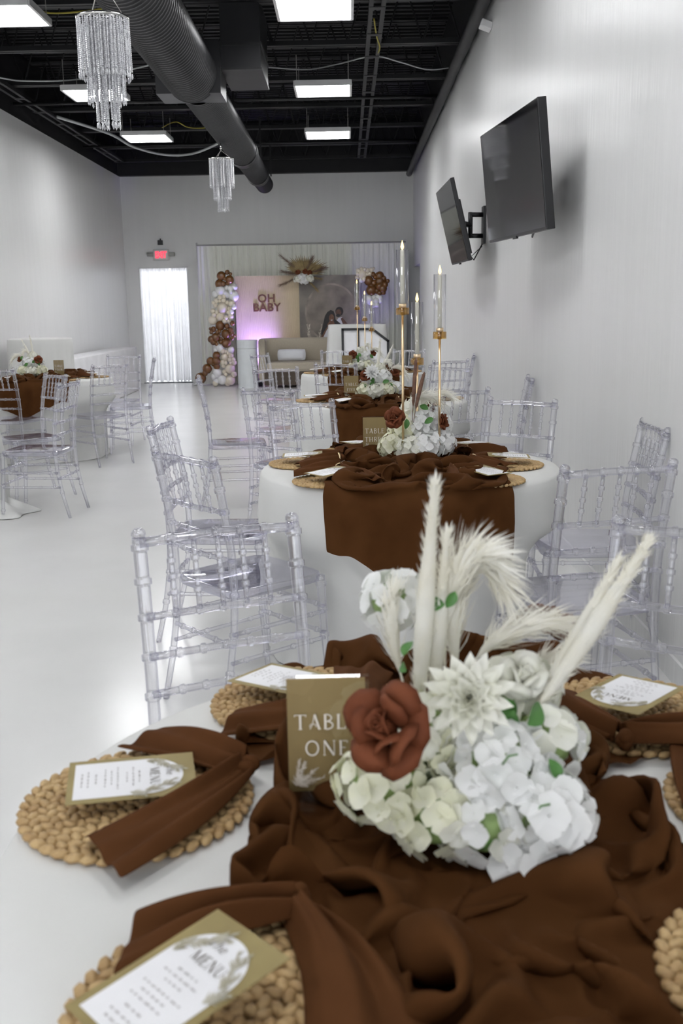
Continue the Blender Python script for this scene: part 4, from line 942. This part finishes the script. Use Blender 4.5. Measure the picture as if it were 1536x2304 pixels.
# ------------------------------------------------------------------ brown runners: small cloth relaxation on the table top
def relax(seed, nx=58, ny=96, W0=1.02, L0=1.95, wc=.46, we=.66, R=.602, steps=110, iters=5, grav=.0011):
    g = np.random.default_rng(seed)
    u = np.linspace(-.5, .5, nx)[None, :].repeat(ny, 0); v = np.linspace(-.5, .5, ny)[:, None].repeat(nx, 1)
    wd = wc + (we - wc) * (2 * np.abs(v)) ** 2.2
    x = u * wd; y = 2 * v * np.sqrt(R * R - x * x); z = np.zeros_like(x)
    for k in range(26):
        a = g.uniform(0, PI); f = g.uniform(5, 16); z += .006 * np.sin((x * np.cos(a) + y * np.sin(a)) * f * 2.2 + g.uniform(0, 6)) * g.uniform(.3, 1)
    z += g.normal(0, .0008, x.shape); env = np.clip((.5 - np.abs(v)) * 8, 0, 1); z = (z - z.min()) * env
    p = np.stack([x, y, z], -1); q = p.copy(); end0 = p[0].copy(); end1 = p[-1].copy(); end0[:, 2] = .004; end1[:, 2] = .004
    dx = W0 / (nx - 1); dy = L0 / (ny - 1)
    cons = [(0, 1, dx, .5), (1, 0, dy, .5), (1, 1, math.hypot(dx, dy), .25), (1, -1, math.hypot(dx, dy), .25), (0, 3, 3 * dx, .10), (3, 0, 3 * dy, .10), (0, 6, 6 * dx, .02), (6, 0, 6 * dy, .02)]
    for st in range(steps):
        vel = (p - q) * .88; q = p.copy(); p = p + vel; p[..., 2] -= grav * (1 if st > 12 else .2)
        for it in range(iters):
            for di, dj, L, k in cons:
                if dj >= 0: A = p[di:, dj:]; B = p[:ny - di, :nx - dj]
                else: A = p[di:, :nx + dj]; B = p[:ny - di, -dj:]
                d = A - B; ln = np.sqrt((d * d).sum(-1, keepdims=True)) + 1e-9; c = d * ((1 - L / ln) * k * .5)
                if di > 1 or dj > 1: c = np.where(ln < L * .62, c, c * .15)
                A -= c; B += c
            low = p[..., 2] < 0; p[..., 2] = np.maximum(p[..., 2], 0); p[..., 2] = np.where(p[..., 2] > .060, .060 + (p[..., 2] - .060) * .5, p[..., 2])
            fr = low[..., None] * np.array([.5, .5, 0]); p = p * (1 - fr) + q * fr
            p[0] = end0; p[-1] = end1
            lim = wd * .51 * (1 + .10 * np.sin(v * 19 + seed) + .06 * np.sin(v * 47 + 2)); p[..., 0] = np.clip(p[..., 0], -lim, lim)
    return p
def runner_mesh(p, seed, mats_under=(), mats_over=(), flap=.32, flap2=.32, dx=0.0):
    ny, nx, _ = p.shape; p = p.copy(); r = random.Random(seed)
    # rest on top of / tuck under the placemats
    if mats_under: p[..., 2] *= 1.35
    for (mx, my) in mats_under:
        d = np.sqrt((p[..., 0] + dx - mx) ** 2 + (p[..., 1] - my) ** 2); w = np.clip((.185 - d) / .035, 0, 1); p[..., 2] = p[..., 2] * (1 - w) + .0012 * w
    for (mx, my) in mats_over:
        d = np.sqrt((p[..., 0] + dx - mx) ** 2 + (p[..., 1] - my) ** 2); w = np.clip((.175 - d) / .03, 0, 1); p[..., 2] = np.maximum(p[..., 2], .020 * w)
    if mats_under:
        d = np.sqrt((p[..., 0] + dx + .04) ** 2 + ((p[..., 1] + .03) * 1.0) ** 2); p[..., 2] *= .35 + .65 * np.clip((d - .12) / .12, 0, 1)
    rows = [p[j] for j in range(ny)]
    ph = [r.uniform(0, 6) for _ in range(4)]
    def flap_rows(edge, length, n, sg):
        out = []
        us = np.linspace(-1, 1, nx)
        hem = 1 + .10 * np.sin(us * 2.2 + ph[0]) + .20 * np.cos(us * 3.4 + .2) * np.where(np.abs(us) < .9, 1, 1) - .03 * np.cos(us * 9 + ph[1])
        for k in range(1, n + 1):
            t = k / n; e = edge.copy(); rr = np.sqrt((edge[:, 0] + dx) ** 2 + edge[:, 1] ** 2)[:, None]
            nrm = np.stack([(edge[:, 0] + dx), edge[:, 1], np.zeros(nx)], -1) / rr
            drop = length * t * hem
            rip = .010 * np.sin(us * 7 + ph[2] + t) + .008 * np.sin(us * 13 + ph[3] + 1.5 * t) + .004 * np.sin(us * 23 + 4 * t + ph[1])
            out_ = (.022 * min(1, t * 6) + .048 * t) + rip * min(1, t * 2.0)
            e = e + nrm * np.maximum(out_, .006)[:, None]; e[:, 0] = e[:, 0] * (1 - .12 * t * np.abs(us))
            e[:, 2] = edge[:, 2] - np.minimum(drop, drop) + .004 * (1 - t); out.append(e)
        return out
    if flap: rows = flap_rows(rows[0], flap, 16, -1)[::-1] + rows
    if flap2: rows = rows + flap_rows(rows[-1], flap2, 12, 1)
    a = np.array(rows); a[..., 0] += dx; a[..., 2] += HT + .0025
    nyy = a.shape[0]; vs = a.reshape(-1, 3); fs = [(j * nx + i, j * nx + i + 1, (j + 1) * nx + i + 1, (j + 1) * nx + i) for j in range(nyy - 1) for i in range(nx - 1)]
    m = MB(); m.v = [tuple(q) for q in vs.tolist()]; m.f = fs; return m.mesh('table_runner', M['runner'])
MATS = {'T1': [(-.455, .07, 'aisle-side'), (-.25, .40, 'far aisle-side'), (-.29, -.33, 'near aisle-side'), (.27, -.30, 'near wall-side'), (.385, .04, 'wall-side'), (.27, .33, 'far wall-side')],
        'T3': [(-.425, .07, 'aisle-side'), (-.20, .41, 'far aisle-side'), (-.305, -.365, 'near aisle-side'), (.25, -.40, 'near wall-side'), (.385, -.05, 'wall-side'), (.28, .33, 'far wall-side')]}
GEN = [(-.43, .0, 'aisle-side'), (-.215, .38, 'far aisle-side'), (-.24, -.37, 'near aisle-side'), (.24, -.37, 'near wall-side'), (.43, .0, 'wall-side'), (.215, .38, 'far wall-side')]
GENL = [(-.43, .0, 'far-wall'), (-.215, .38, 'back far-wall'), (-.24, -.37, 'near far-wall'), (.24, -.37, 'near aisle-side'), (.43, .0, 'aisle-side'), (.215, .38, 'back aisle-side')]
for t in ('T5', 'T7'): MATS[t] = GEN
MATS['T4'] = GENL
simA = relax(3); simB = relax(11, 50, 80, steps=90)
RA = runner_mesh(simA, 1, [(x, y) for x, y, _ in MATS['T1']], (), .25, .25, -.045)
RB = runner_mesh(simB, 2, (), [(x, y) for x, y, _ in MATS['T3']], .30, .30, .0)
simB2 = simB[::-1].copy(); simB2[..., 1] *= -1
RC = runner_mesh(simB2, 5, (), [(x, y) for x, y, _ in GEN], .27, .27, .0)
RL = {'T1': ('gathered brown chiffon runner under the blooms by the TABLE ONE sign', RA), 'T3': ('brown chiffon runner hanging off the table with the TABLE THREE sign', RB),
      'T5': ('brown chiffon runner hanging off the table with the TABLE FIVE sign', RC), 'T7': ('brown chiffon runner on the farthest round table', RC), 'T4': ('brown chiffon runner hanging off the table across the aisle', RC)}
for t, (lab, me) in RL.items():
    o = link('table_runner', me, sub=1 if t in ('T1', 'T3') else 0); o.location = (*TB[t], 0); tag(o, lab, 'table runner', 'brown table runners')

# ------------------------------------------------------------------ place settings
def braid_ring(R, wdt, seed):
    r = random.Random(seed); b = MB(); n = max(7, int(2 * PI * R / .0195))
    for k in range(n):
        for row in (-1, 1):
            a = 2 * PI * (k + (.5 if row > 0 else 0)) / n; L = 2 * PI * R / n * 1.02; skew = row * .55
            M4 = RZ(a) @ T(R + row * wdt * .25, 0, .0065 + r.uniform(-.0006, .0006)) @ RZ(PI / 2 + skew) @ RX(r.uniform(-.12, .12))
            b.ball((0, 0, 0), 1.0, 6, 4, (L * .66, wdt * .31, .0058), M4)
    return b.mesh('braid_ring', M['straw'])
BR = [braid_ring(.016 + .0245 * k, .0245, 300 + k) for k in range(6)]
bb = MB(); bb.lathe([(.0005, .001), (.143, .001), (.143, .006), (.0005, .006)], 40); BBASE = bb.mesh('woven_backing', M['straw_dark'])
def napkin_mesh(seed, tails):
    r = random.Random(seed); b = MB()
    for (ax, ay, ex_, ey_, w0, w1, ph_, hh) in tails:
        A = Vector((ax, ay)); E = Vector((ex_, ey_)); d = (E - A); L = d.length; d.normalize(); n = Vector((-d.y, d.x)); bend = r.uniform(-.02, .02)
        p1 = r.uniform(0, 6)
        def fn(u, v):
            s = (u - .5) * 2; w = w0 + (w1 - w0) * (v ** .75); c = A + d * L * v + n * bend * math.sin(v * PI)
            pl = math.cos(s * PI * 1.35 + ph_ + .8 * math.sin(v * 3)) * .5 + .5; pl2 = math.cos(s * PI * 2.8 + p1 + 2 * v) * .5 + .5
            h = hh * (1 - .55 * v) * (.65 * pl + .35 * pl2) * (1 - .75 * abs(s) ** 3) + .004 + .010 * math.sin(v * PI) * (1 - s * s)
            skew = .018 * s * v
            q = c + n * w * s * (1 - .12 * pl * (1 - v)) + d * skew
            return (q.x, q.y, .0135 + h)
        b.grid(fn, 19, 18)
    kx, ky = tails[0][0], tails[0][1]
    for k in range(5): b.ball((kx + r.uniform(-.008, .010), ky + r.uniform(-.012, .012), .030 + r.uniform(-.008, .006)), .013, 8, 6, (1.2, .8, .9), None)
    return b.mesh('cloth', M['napkin'])
NAPS = [napkin_mesh(401, [(.130, .070, -.040, .160, .018, .050, .4, .046), (.130, .062, .015, -.160, .018, .054, 2.0, .040)]),
        napkin_mesh(402, [(.135, .045, -.035, .140, .018, .052, 1.4, .048), (.135, .040, .035, -.150, .018, .054, .2, .040)]),
        napkin_mesh(403, [(.135, .040, -.010, .135, .018, .054, 2.4, .048), (.135, .035, .040, -.140, .018, .056, 1.0, .042)])]
rb_ = MB(); rb_.lathe([(.020, -.004), (.0225, -.004), (.0225, .004), (.020, .004), (.020, -.004)], 20); RING = rb_.mesh('napkin_ring', M['gold'])
# menu card meshes: printed side up, +Y toward the arched top
CW, CL = .114, .165
cb = MB(); cb.box(-CW / 2, CW / 2, -CL / 2, CL / 2, -.0007, 0); MCARD = cb.mesh('card', M['card'], False)
ab = MB(); pts = [(-.047, -.074), (.047, -.074), (.047, .020)] + [(.047 * math.cos(a), .020 + .047 * math.sin(a)) for a in [PI * k / 20 for k in range(1, 20)]] + [(-.047, .020)]; ab.poly(pts, .0004); MARCH = ab.mesh('printed_arch', M['paper'], False)
r = random.Random(77); fbm = MB()
for a0, x, y in ((1.1, .050, -.002), (1.5, .048, .018), (2.0, .036, .042), (1.3, -.050, .022), (.9, -.046, .038), (.6, -.030, .058)):
    for q in range(2): feather_print(fbm, x * .80, y * .9, a0 + r.uniform(-.5, .5), .024, .011, 38, r, None, .0008)
MFEA = fbm.mesh('printed_feathers', M['feather'], False)
lb = MB(); serif(lb, 'MENU', .013, .004, .030, T(0, 0, .0011), .12); MLET = lb.mesh('lettering', M['ink_dark'], False)
MTHE = text_mesh('lettering_script', 'The', .016, M['ink'], 0, .0, .35)
tb = MB(); r = random.Random(5)
for k, (y, w) in enumerate(((.010, .030), (.002, .052), (-.006, .026), (-.018, .058), (-.026, .040), (-.034, .050), (-.046, .028), (-.056, .044), (-.064, .036))):
    x = -w / 2
    while x < w / 2 - .001:
        l = min(r.uniform(.004, .009), w / 2 - x); n = max(2, int(l / .0016))
        for q in range(n): tb.box(x + q * .0016, x + q * .0016 + .0008, y - .0012, y + .0012 * r.uniform(.3, 1), .0009, .0010)
        x += l + .0024
MTXT = tb.mesh('menu_lines', M['ink'], False)
TN_ = {'T1': 'the TABLE ONE setting', 'T3': 'table three', 'T5': 'table five', 'T7': 'the farthest table', 'T4': 'the table across the aisle'}
def setting(t, k, x, y, pos, menu=None, tilt=(0, 0), detail=True):
    cx, cy_ = TB[t]; ang = math.atan2(-y, -x); X, Y = cx + x, cy_ + y
    wh = {'T1': 'at the %s place of table one' % pos, 'T3': 'at the %s place of table three' % pos, 'T5': 'at the %s place of table five' % pos, 'T7': 'at the %s place of the farthest table' % pos, 'T4': 'at the %s place of table four' % pos}[t]
    m = empty('placemat', (X, Y, HT + .001), random.Random(k * 7 + len(t)).uniform(0, 6)); tag(m, 'round braided straw placemat ' + wh, 'placemat', 'braided straw placemats')
    link('woven_backing', BBASE, m)
    for q in range(6): link('braid_ring', BR[q], m)
    no_ = -.065 if (t == 'T1' and k == 3) else 0.0
    n = empty('napkin', (X + no_ * math.cos(ang), Y + no_ * math.sin(ang), HT + .001), ang + (0.0 if t == 'T1' else random.Random(k + 31).uniform(-.25, .25))); tag(n, 'gathered brown napkin ' + wh, 'napkin', 'brown napkins')
    nm = NAPS[k % 3]; link('cloth', nm, n, solid=.0018, sub=1 if t == 'T1' else 0)
    if t == 'T1': RINGS = 0
    else: g = link('napkin_ring', RING, n); g.location = ((.122, .127, .127)[k % 3], (.066, .042, .037)[k % 3], .030); g.rotation_euler = (0, PI / 2, .9)
    if menu is None: menu = (X - .012 * math.cos(ang), Y - .012 * math.sin(ang), math.degrees(ang) + random.Random(k + 5).uniform(-18, 18), .045)
    c = empty('menu_card', (menu[0], menu[1], HT + menu[3]), math.radians(menu[2]) - PI / 2); c.rotation_euler = (math.radians(tilt[0]), math.radians(tilt[1]), math.radians(menu[2]) - PI / 2)
    tag(c, 'white arched menu card with olive border ' + wh, 'menu card', 'menu cards')
    link('card', MCARD, c); pa = link('printed_arch', MARCH, c)
    if detail:
        link('printed_feathers', MFEA, pa); link('lettering', MLET, pa); o = link('lettering_script', MTHE, pa); o.location = (-.010, .045, .0011); link('menu_lines', MTXT, pa)
T1M = [(-.293, 1.210, 12, .036), (-.107, 1.545, -36, .040), (-.158, .776, 42, .056), None, None, (.43, 1.46, -132, .042)]
TILT = [(-1, 2), (3, -2), (7, -3), (0, 0), (0, 0), (3, 2)]
for k, (x, y, pos) in enumerate(MATS['T1']): setting('T1', k, x, y, pos, T1M[k], TILT[k])
for k, (x, y, pos) in enumerate(MATS['T3']): setting('T3', k + 1, x, y, pos, None, (3, 0))
for t, ks in (('T5', (0, 1, 2, 3, 4, 5)), ('T7', (0, 2, 3, 4)), ('T4', (2, 3, 4, 5))):
    for k in ks: setting(t, k, *MATS[t][k], None, (3, 0), False)

# ------------------------------------------------------------------ table signs
def sign(t, x, y, rz, lines, label):
    s = empty('table_sign', (x, y, HT + .006), rz); tag(s, label, 'table sign', 'table number signs')
    Mx = T(0, 0, .095) @ RX(PI / 2)
    b = MB(); b.box(-.050, .050, -.001, .001, .018, .172); cd = b.obj('card', M['sign_card'], s, smooth=False)
    b = MB(); b.box(-.055, .055, -.0035, -.0015, .004, .175); b.box(-.055, .055, .0015, .0035, .004, .175); b.box(-.055, .055, -.030, .030, .0, .005); b.box(-.055, .055, -.004, .004, .004, .017); b.obj('acrylic_holder', M['glass'], s, smooth=False)
    Mp = T(0, -.0040, .095) @ RX(PI / 2)
    b = MB(); serif(b, lines[0], .0205, 0, .020, Mp, .16, 1.0)
    if lines[1]: serif(b, lines[1], .0205, 0, -.016, Mp, .16, 1.0)
    b.obj('lettering', M['sign_letter'], cd, smooth=False)
    b = MB(); r = random.Random(3)
    for a, x0 in ((1.2, -.041), (.75, -.040), (.35, -.038), (1.45, -.040)): feather_print(b, x0, -.068, a, .036, .010, 46, r, Mp)
    b.obj('printed_feathers', M['feather_pale'], cd, smooth=False)
sign('T1', -.034, 1.19, .02, ('TABLE', 'ONE'), 'tan sign reading TABLE ONE in a clear holder beside the rust rose')
sign('T3', .112, 4.2, .02, ('TABLE', 'THREE'), 'tan sign reading TABLE THREE in a clear holder')
sign('T5', .024, 6.8, .0, ('TABLE', 'FIVE'), 'tan sign reading TABLE FIVE in a clear holder')
sign('T7', .0, 9.7, .0, ('TABLE', 'SEVEN'[:0]), 'small plain-looking tan sign on the farthest table')
sign('T4', -2.815, 9.75, -.05, ('TABLE', 'FOUR'), 'small tan sign on the table across the aisle')

# ------------------------------------------------------------------ gold candle stands
def candle_stand(x, y, zcup, label):
    t = empty('candle_stand', (x, y, HT + .004)); tag(t, label, 'candle stand', 'gold candle stands'); h = zcup - HT - .004
    b = MB(); b.lathe([(0, 0), (.045, 0), (.045, .004), (.012, .010), (.006, .014), (0, .014)], 28); b.obj('base', M['gold'], t)
    b = MB(); b.tube([(0, 0, .01), (0, 0, h - .03)], .0052, 10); b.obj('stem', M['gold'], t)
    b = MB(); b.lathe([(0, h - .032), (.0275, h - .032), (.0275, h - .004), (.0265, h - .004), (.0265, h - .029), (0, h - .029)], 28); b.obj('cup', M['amber'], t)
    b = MB(); b.lathe([(.0, h - .034), (.0085, h - .034), (.0085, h + .012), (.0150, h + .012), (.0150, h - .004), (.0, h - .004)], 20); b.obj('socket', M['gold'], t)
    b = MB(); b.lathe([(.025, h - .028), (.025, h + .222), (.0238, h + .222), (.0238, h - .028)], 32); b.obj('glass_chimney', M['glass'], t)
    b = MB(); b.lathe([(0, h), (.0088, h), (.0080, h + .215), (.006, h + .222), (0, h + .223)], 16); b.obj('candle', M['candle'], t)
    b = MB(); b.lathe([(.0005, h + .222), (.0055, h + .228), (.0068, h + .234), (.0045, h + .245), (.0008, h + .258)], 12); b.obj('flame', M['flame'], t)
for x, y, z, w in ((.226, 4.08, 1.396, 'tallest'), (.376, 4.08, 1.298, 'middle-height'), (.288, 4.13, 1.192, 'shortest')):
    candle_stand(x, y, z, w + ' gold candle stand with glass chimney on table three')
for x, y, z, w in ((.105, 9.9, 1.398, 'tallest'), (.178, 9.9, 1.290, 'middle-height'), (.245, 9.95, 1.19, 'shortest')):
    candle_stand(x, y, z, w + ' gold candle stand with glass chimney on the farthest table')

# ------------------------------------------------------------------ flower arrangements
def arr(t, x, y, label):
    o = empty('flower_arrangement', (x, y, HT)); tag(o, label, 'flowers', 'table flower arrangements'); return o
# table one
O = Vector((.13, 1.13, HT)); a = arr('T1', O.x, O.y, 'white hydrangea, pampas and rust rose arrangement beside the TABLE ONE sign')
def L(x, y, z): return Vector((x, y, z)) - O
for i, (x, y, z, R, ms, n) in enumerate(((.040, 1.10, .840, .062, ('petal_cream',), 46), (.100, 1.075, .815, .060, ('petal_cream', 'petal_cream', 'petal_ivory'), 44), (.168, 1.08, .868, .058, ('petal_white',), 40),
        (.215, 1.06, .820, .060, ('petal_white',), 44), (.228, 1.14, .872, .056, ('petal_ivory', 'petal_white'), 38), (.085, 1.14, .880, .058, ('petal_ivory', 'petal_cream'), 38), (.150, 1.06, .810, .055, ('petal_ivory', 'petal_white'), 36),
        (.215, 1.20, .915, .050, ('petal_ivory',), 30), (.060, 1.30, 1.005, .045, ('petal_white',), 26), (.14, 1.20, .82, .085, ('petal_ivory',), 30))):
    hydrangea_parts(a, L(x, y, z), R, ms, n, 500 + i, 1.0 if i not in (2, 3) else 1.12)
for i, (x, y, z) in enumerate(((.188, 1.015, .790), (.172, 1.01, .775), (.205, 1.0, .783), (.192, 1.0, .765), (.240, 1.01, .825), (.215, 1.005, .84))):
    o = link('drooping_floret', FLO3, a); o.location = L(x, y, z + .006); o.rotation_euler = face((random.uniform(-.4, .4), -1, .45)).to_euler()
rose(a, L(.036, 1.035, .938), (-.50, -.75, .60), .056, 'rust', 3, 'rust_rose', .95)
dahlia(a, L(.135, 1.085, .952), (-.05, -1, .55), .056, 'petal_ivory', 4)
rose(a, L(.212, 1.16, .950), (.05, -.75, .8), .034, 'petal_ivory', 5, 'white_rose', .9)
rose(a, L(.285, 1.38, .945), (.3, .5, .8), .046, 'rust', 6, 'rust_rose')
rose(a, L(.245, 1.33, .895), (.6, .3, .5), .030, 'rust', 7, 'rust_rose')
plume(a, L(.082, 1.20, .84), L(.090, 1.20, 1.0), L(.106, 1.20, 1.185), .0150, 620, 10, hair=.018, start=.12)
plume(a, L(.098, 1.21, .84), L(.112, 1.21, .98), L(.121, 1.21, 1.120), .0125, 420, 11, hair=.018, start=.15)
plume(a, L(.12, 1.22, .88), L(.115, 1.22, 1.13), L(.185, 1.23, 1.08), .018, 330, 12, hair=.050, start=.3)
plume(a, L(.13, 1.24, .88), L(.13, 1.24, 1.16), L(.205, 1.25, 1.03), .016, 300, 13, hair=.050, start=.35)
plume(a, L(.15, 1.23, .93), L(.20, 1.24, 1.0), L(.275, 1.26, .985), .015, 280, 14, hair=.045, start=.2)
plume(a, L(.14, 1.22, .90), L(.12, 1.23, 1.02), L(.150, 1.24, 1.06), .014, 220, 18, hair=.045, start=.2)
plume(a, L(.185, 1.12, .87), L(.285, 1.16, .985), L(.372, 1.21, 1.105), .0145, 620, 15, hair=.018, start=.22)
plume(a, L(.190, 1.13, .87), L(.275, 1.17, .98), L(.340, 1.22, 1.080), .0125, 420, 16, hair=.018, start=.22)
plume(a, L(.21, 1.25, .88), L(.25, 1.28, .93), L(.30, 1.32, .915), .012, 160, 17, hair=.035, start=.2)
plume(a, L(.07, 1.24, .90), L(.045, 1.25, .99), L(.055, 1.26, 1.03), .012, 160, 19, hair=.035, start=.2)
for i, (x, y, z, n, Ln) in enumerate(((.062, 1.14, .985, (-.5, -.6, .6), .022), (.066, 1.14, .965, (-.7, -.5, .3), .020), (.13, 1.19, 1.05, (.2, -.9, .3), .022), (.175, 1.12, .935, (.3, -.9, .4), .035), (.205, 1.09, .915, (.5, -.8, .3), .040), (.235, 1.05, .865, (.4, -.9, .2), .025), (.118, 1.20, 1.03, (-.2, -1, .3), .03), (.19, 1.10, .93, (0, -1, .1), .04))):
    leaf(a, L(x, y, z), n, Ln, Ln * .30, i * 1.3)
for i, (x, y, z) in enumerate(((.145, 1.015, .80), (.20, 1.01, .845), (.165, 1.02, .90))):
    b = MB(); b.tube([L(x, y, z), L(x + .006, y - .004, z + .012), L(x + .016, y - .004, z + .014)], .0012, 5); b.obj('tendril', M['leaf'], a)

# table three
O = Vector((.28, 4.12, HT)); a = arr('T3', O.x, O.y, 'white hydrangea arrangement with reed tails and rust rose beside TABLE THREE')
for i, (x, y, z, R, m) in enumerate(((.190, 4.12, .825, .066, 'petal_cream'), (.255, 4.08, .815, .066, 'petal_ivory'), (.325, 4.08, .825, .068, 'petal_white'), (.385, 4.12, .835, .062, 'petal_white'), (.235, 4.16, .895, .066, 'petal_cream'), (.315, 4.15, .915, .070, 'petal_white'), (.375, 4.18, .905, .060, 'petal_white'), (.285, 4.2, .965, .062, 'petal_ivory'), (.30, 4.25, .83, .09, 'petal_white'))):
    hydrangea_joined(a, L(x, y, z), R, m, 48, 600 + i)
rose(a, L(.186, 4.02, .955), (-.3, -1, .25), .046, 'rust', 21, 'rust_rose'); rose(a, L(.395, 4.1, .925), (.9, -.4, .1), .036, 'rust', 22, 'rust_rose')
reed_tail(a, L(.262, 4.06, .93), L(.270, 4.06, 1.06), L(.279, 4.06, 1.192), .0085, 1); reed_tail(a, L(.267, 4.05, .93), L(.284, 4.05, 1.04), L(.312, 4.05, 1.135), .0085, 2)
plume(a, L(.26, 4.1, .92), L(.25, 4.1, 1.06), L(.335, 4.1, 1.03), .020, 170, 23, hair=.05, start=.25)
plume(a, L(.30, 4.12, .93), L(.31, 4.12, 1.10), L(.385, 4.1, 1.0), .020, 170, 24, hair=.05, start=.25)
plume(a, L(.33, 4.16, .94), L(.37, 4.16, 1.09), L(.445, 4.16, 1.015), .018, 150, 25, hair=.05, start=.25)
for i, (x, y, z) in enumerate(((.215, 4.03, .93), (.33, 4.08, .98), (.35, 4.07, .945), (.24, 4.06, .945))): leaf(a, L(x, y, z), (-.2 + .2 * i, -1, .4), .04, .012, i)

def generic(t, x, y, label, seed, flip=1, candles=False):
    r = random.Random(seed); a = arr(t, x, y, label)
    for i, (dx, dy, z, R, m) in enumerate(((-.10, -.05, .075, .062, 'petal_cream'), (-.02, -.09, .07, .064, 'petal_ivory'), (.06, -.07, .075, .062, 'petal_cream'), (.11, .0, .085, .056, 'petal_white'), (-.06, .0, .145, .06, 'petal_white'), (.03, .0, .155, .064, 'petal_white'), (.0, .05, .21, .052, 'petal_ivory'), (.02, .06, .08, .085, 'petal_white'))):
        hydrangea_joined(a, (dx * flip, dy, z), R, m, 34, seed + i)
    rose(a, (-.09 * flip, -.08, .185), (-.4 * flip, -1, .3), .045, 'rust', seed + 20, 'rust_rose')
    rose(a, (.115 * flip, .0, .195), (.6 * flip, -.6, .5), .036, 'rust', seed + 21, 'rust_rose')
    if not candles:
        plume(a, (-.01 * flip, .04, .16), (.0, .04, .3), (.015 * flip, .04, .415), .013, 130, seed + 30, hair=.022, start=.1)
        plume(a, (.0, .05, .15), (.05 * flip, .05, .27), (.10 * flip, .05, .375), .012, 130, seed + 31, hair=.022, start=.15)
    plume(a, (.02 * flip, .02, .2), (.05 * flip, .0, .32), (.08 * flip, -.02, .24), .020, 110, seed + 32, hair=.045, start=.25)
    plume(a, (.05 * flip, .02, .18), (.14 * flip, .0, .29), (.20 * flip, -.02, .16), .022, 120, seed + 33, hair=.05, start=.25)
    for i in range(5): leaf(a, (r.uniform(-.1, .1), -.09, r.uniform(.1, .2)), (r.uniform(-.6, .6), -1, .3), .045, .014, r.uniform(0, 6))
    return a
g5 = generic('T5', .215, 6.85, 'white hydrangea and pampas arrangement beside the TABLE FIVE sign', 700)
dahlia(g5, (-.05, -.10, .20), (-.1, -1, .5), .058, 'petal_white', 71)
generic('T7', .14, 9.80, 'white hydrangea arrangement on the farthest table among the candle stands', 730, 1, True)
generic('T4', -3.09, 9.80, 'white hydrangea and pampas arrangement on the table across the aisle', 760, -1)
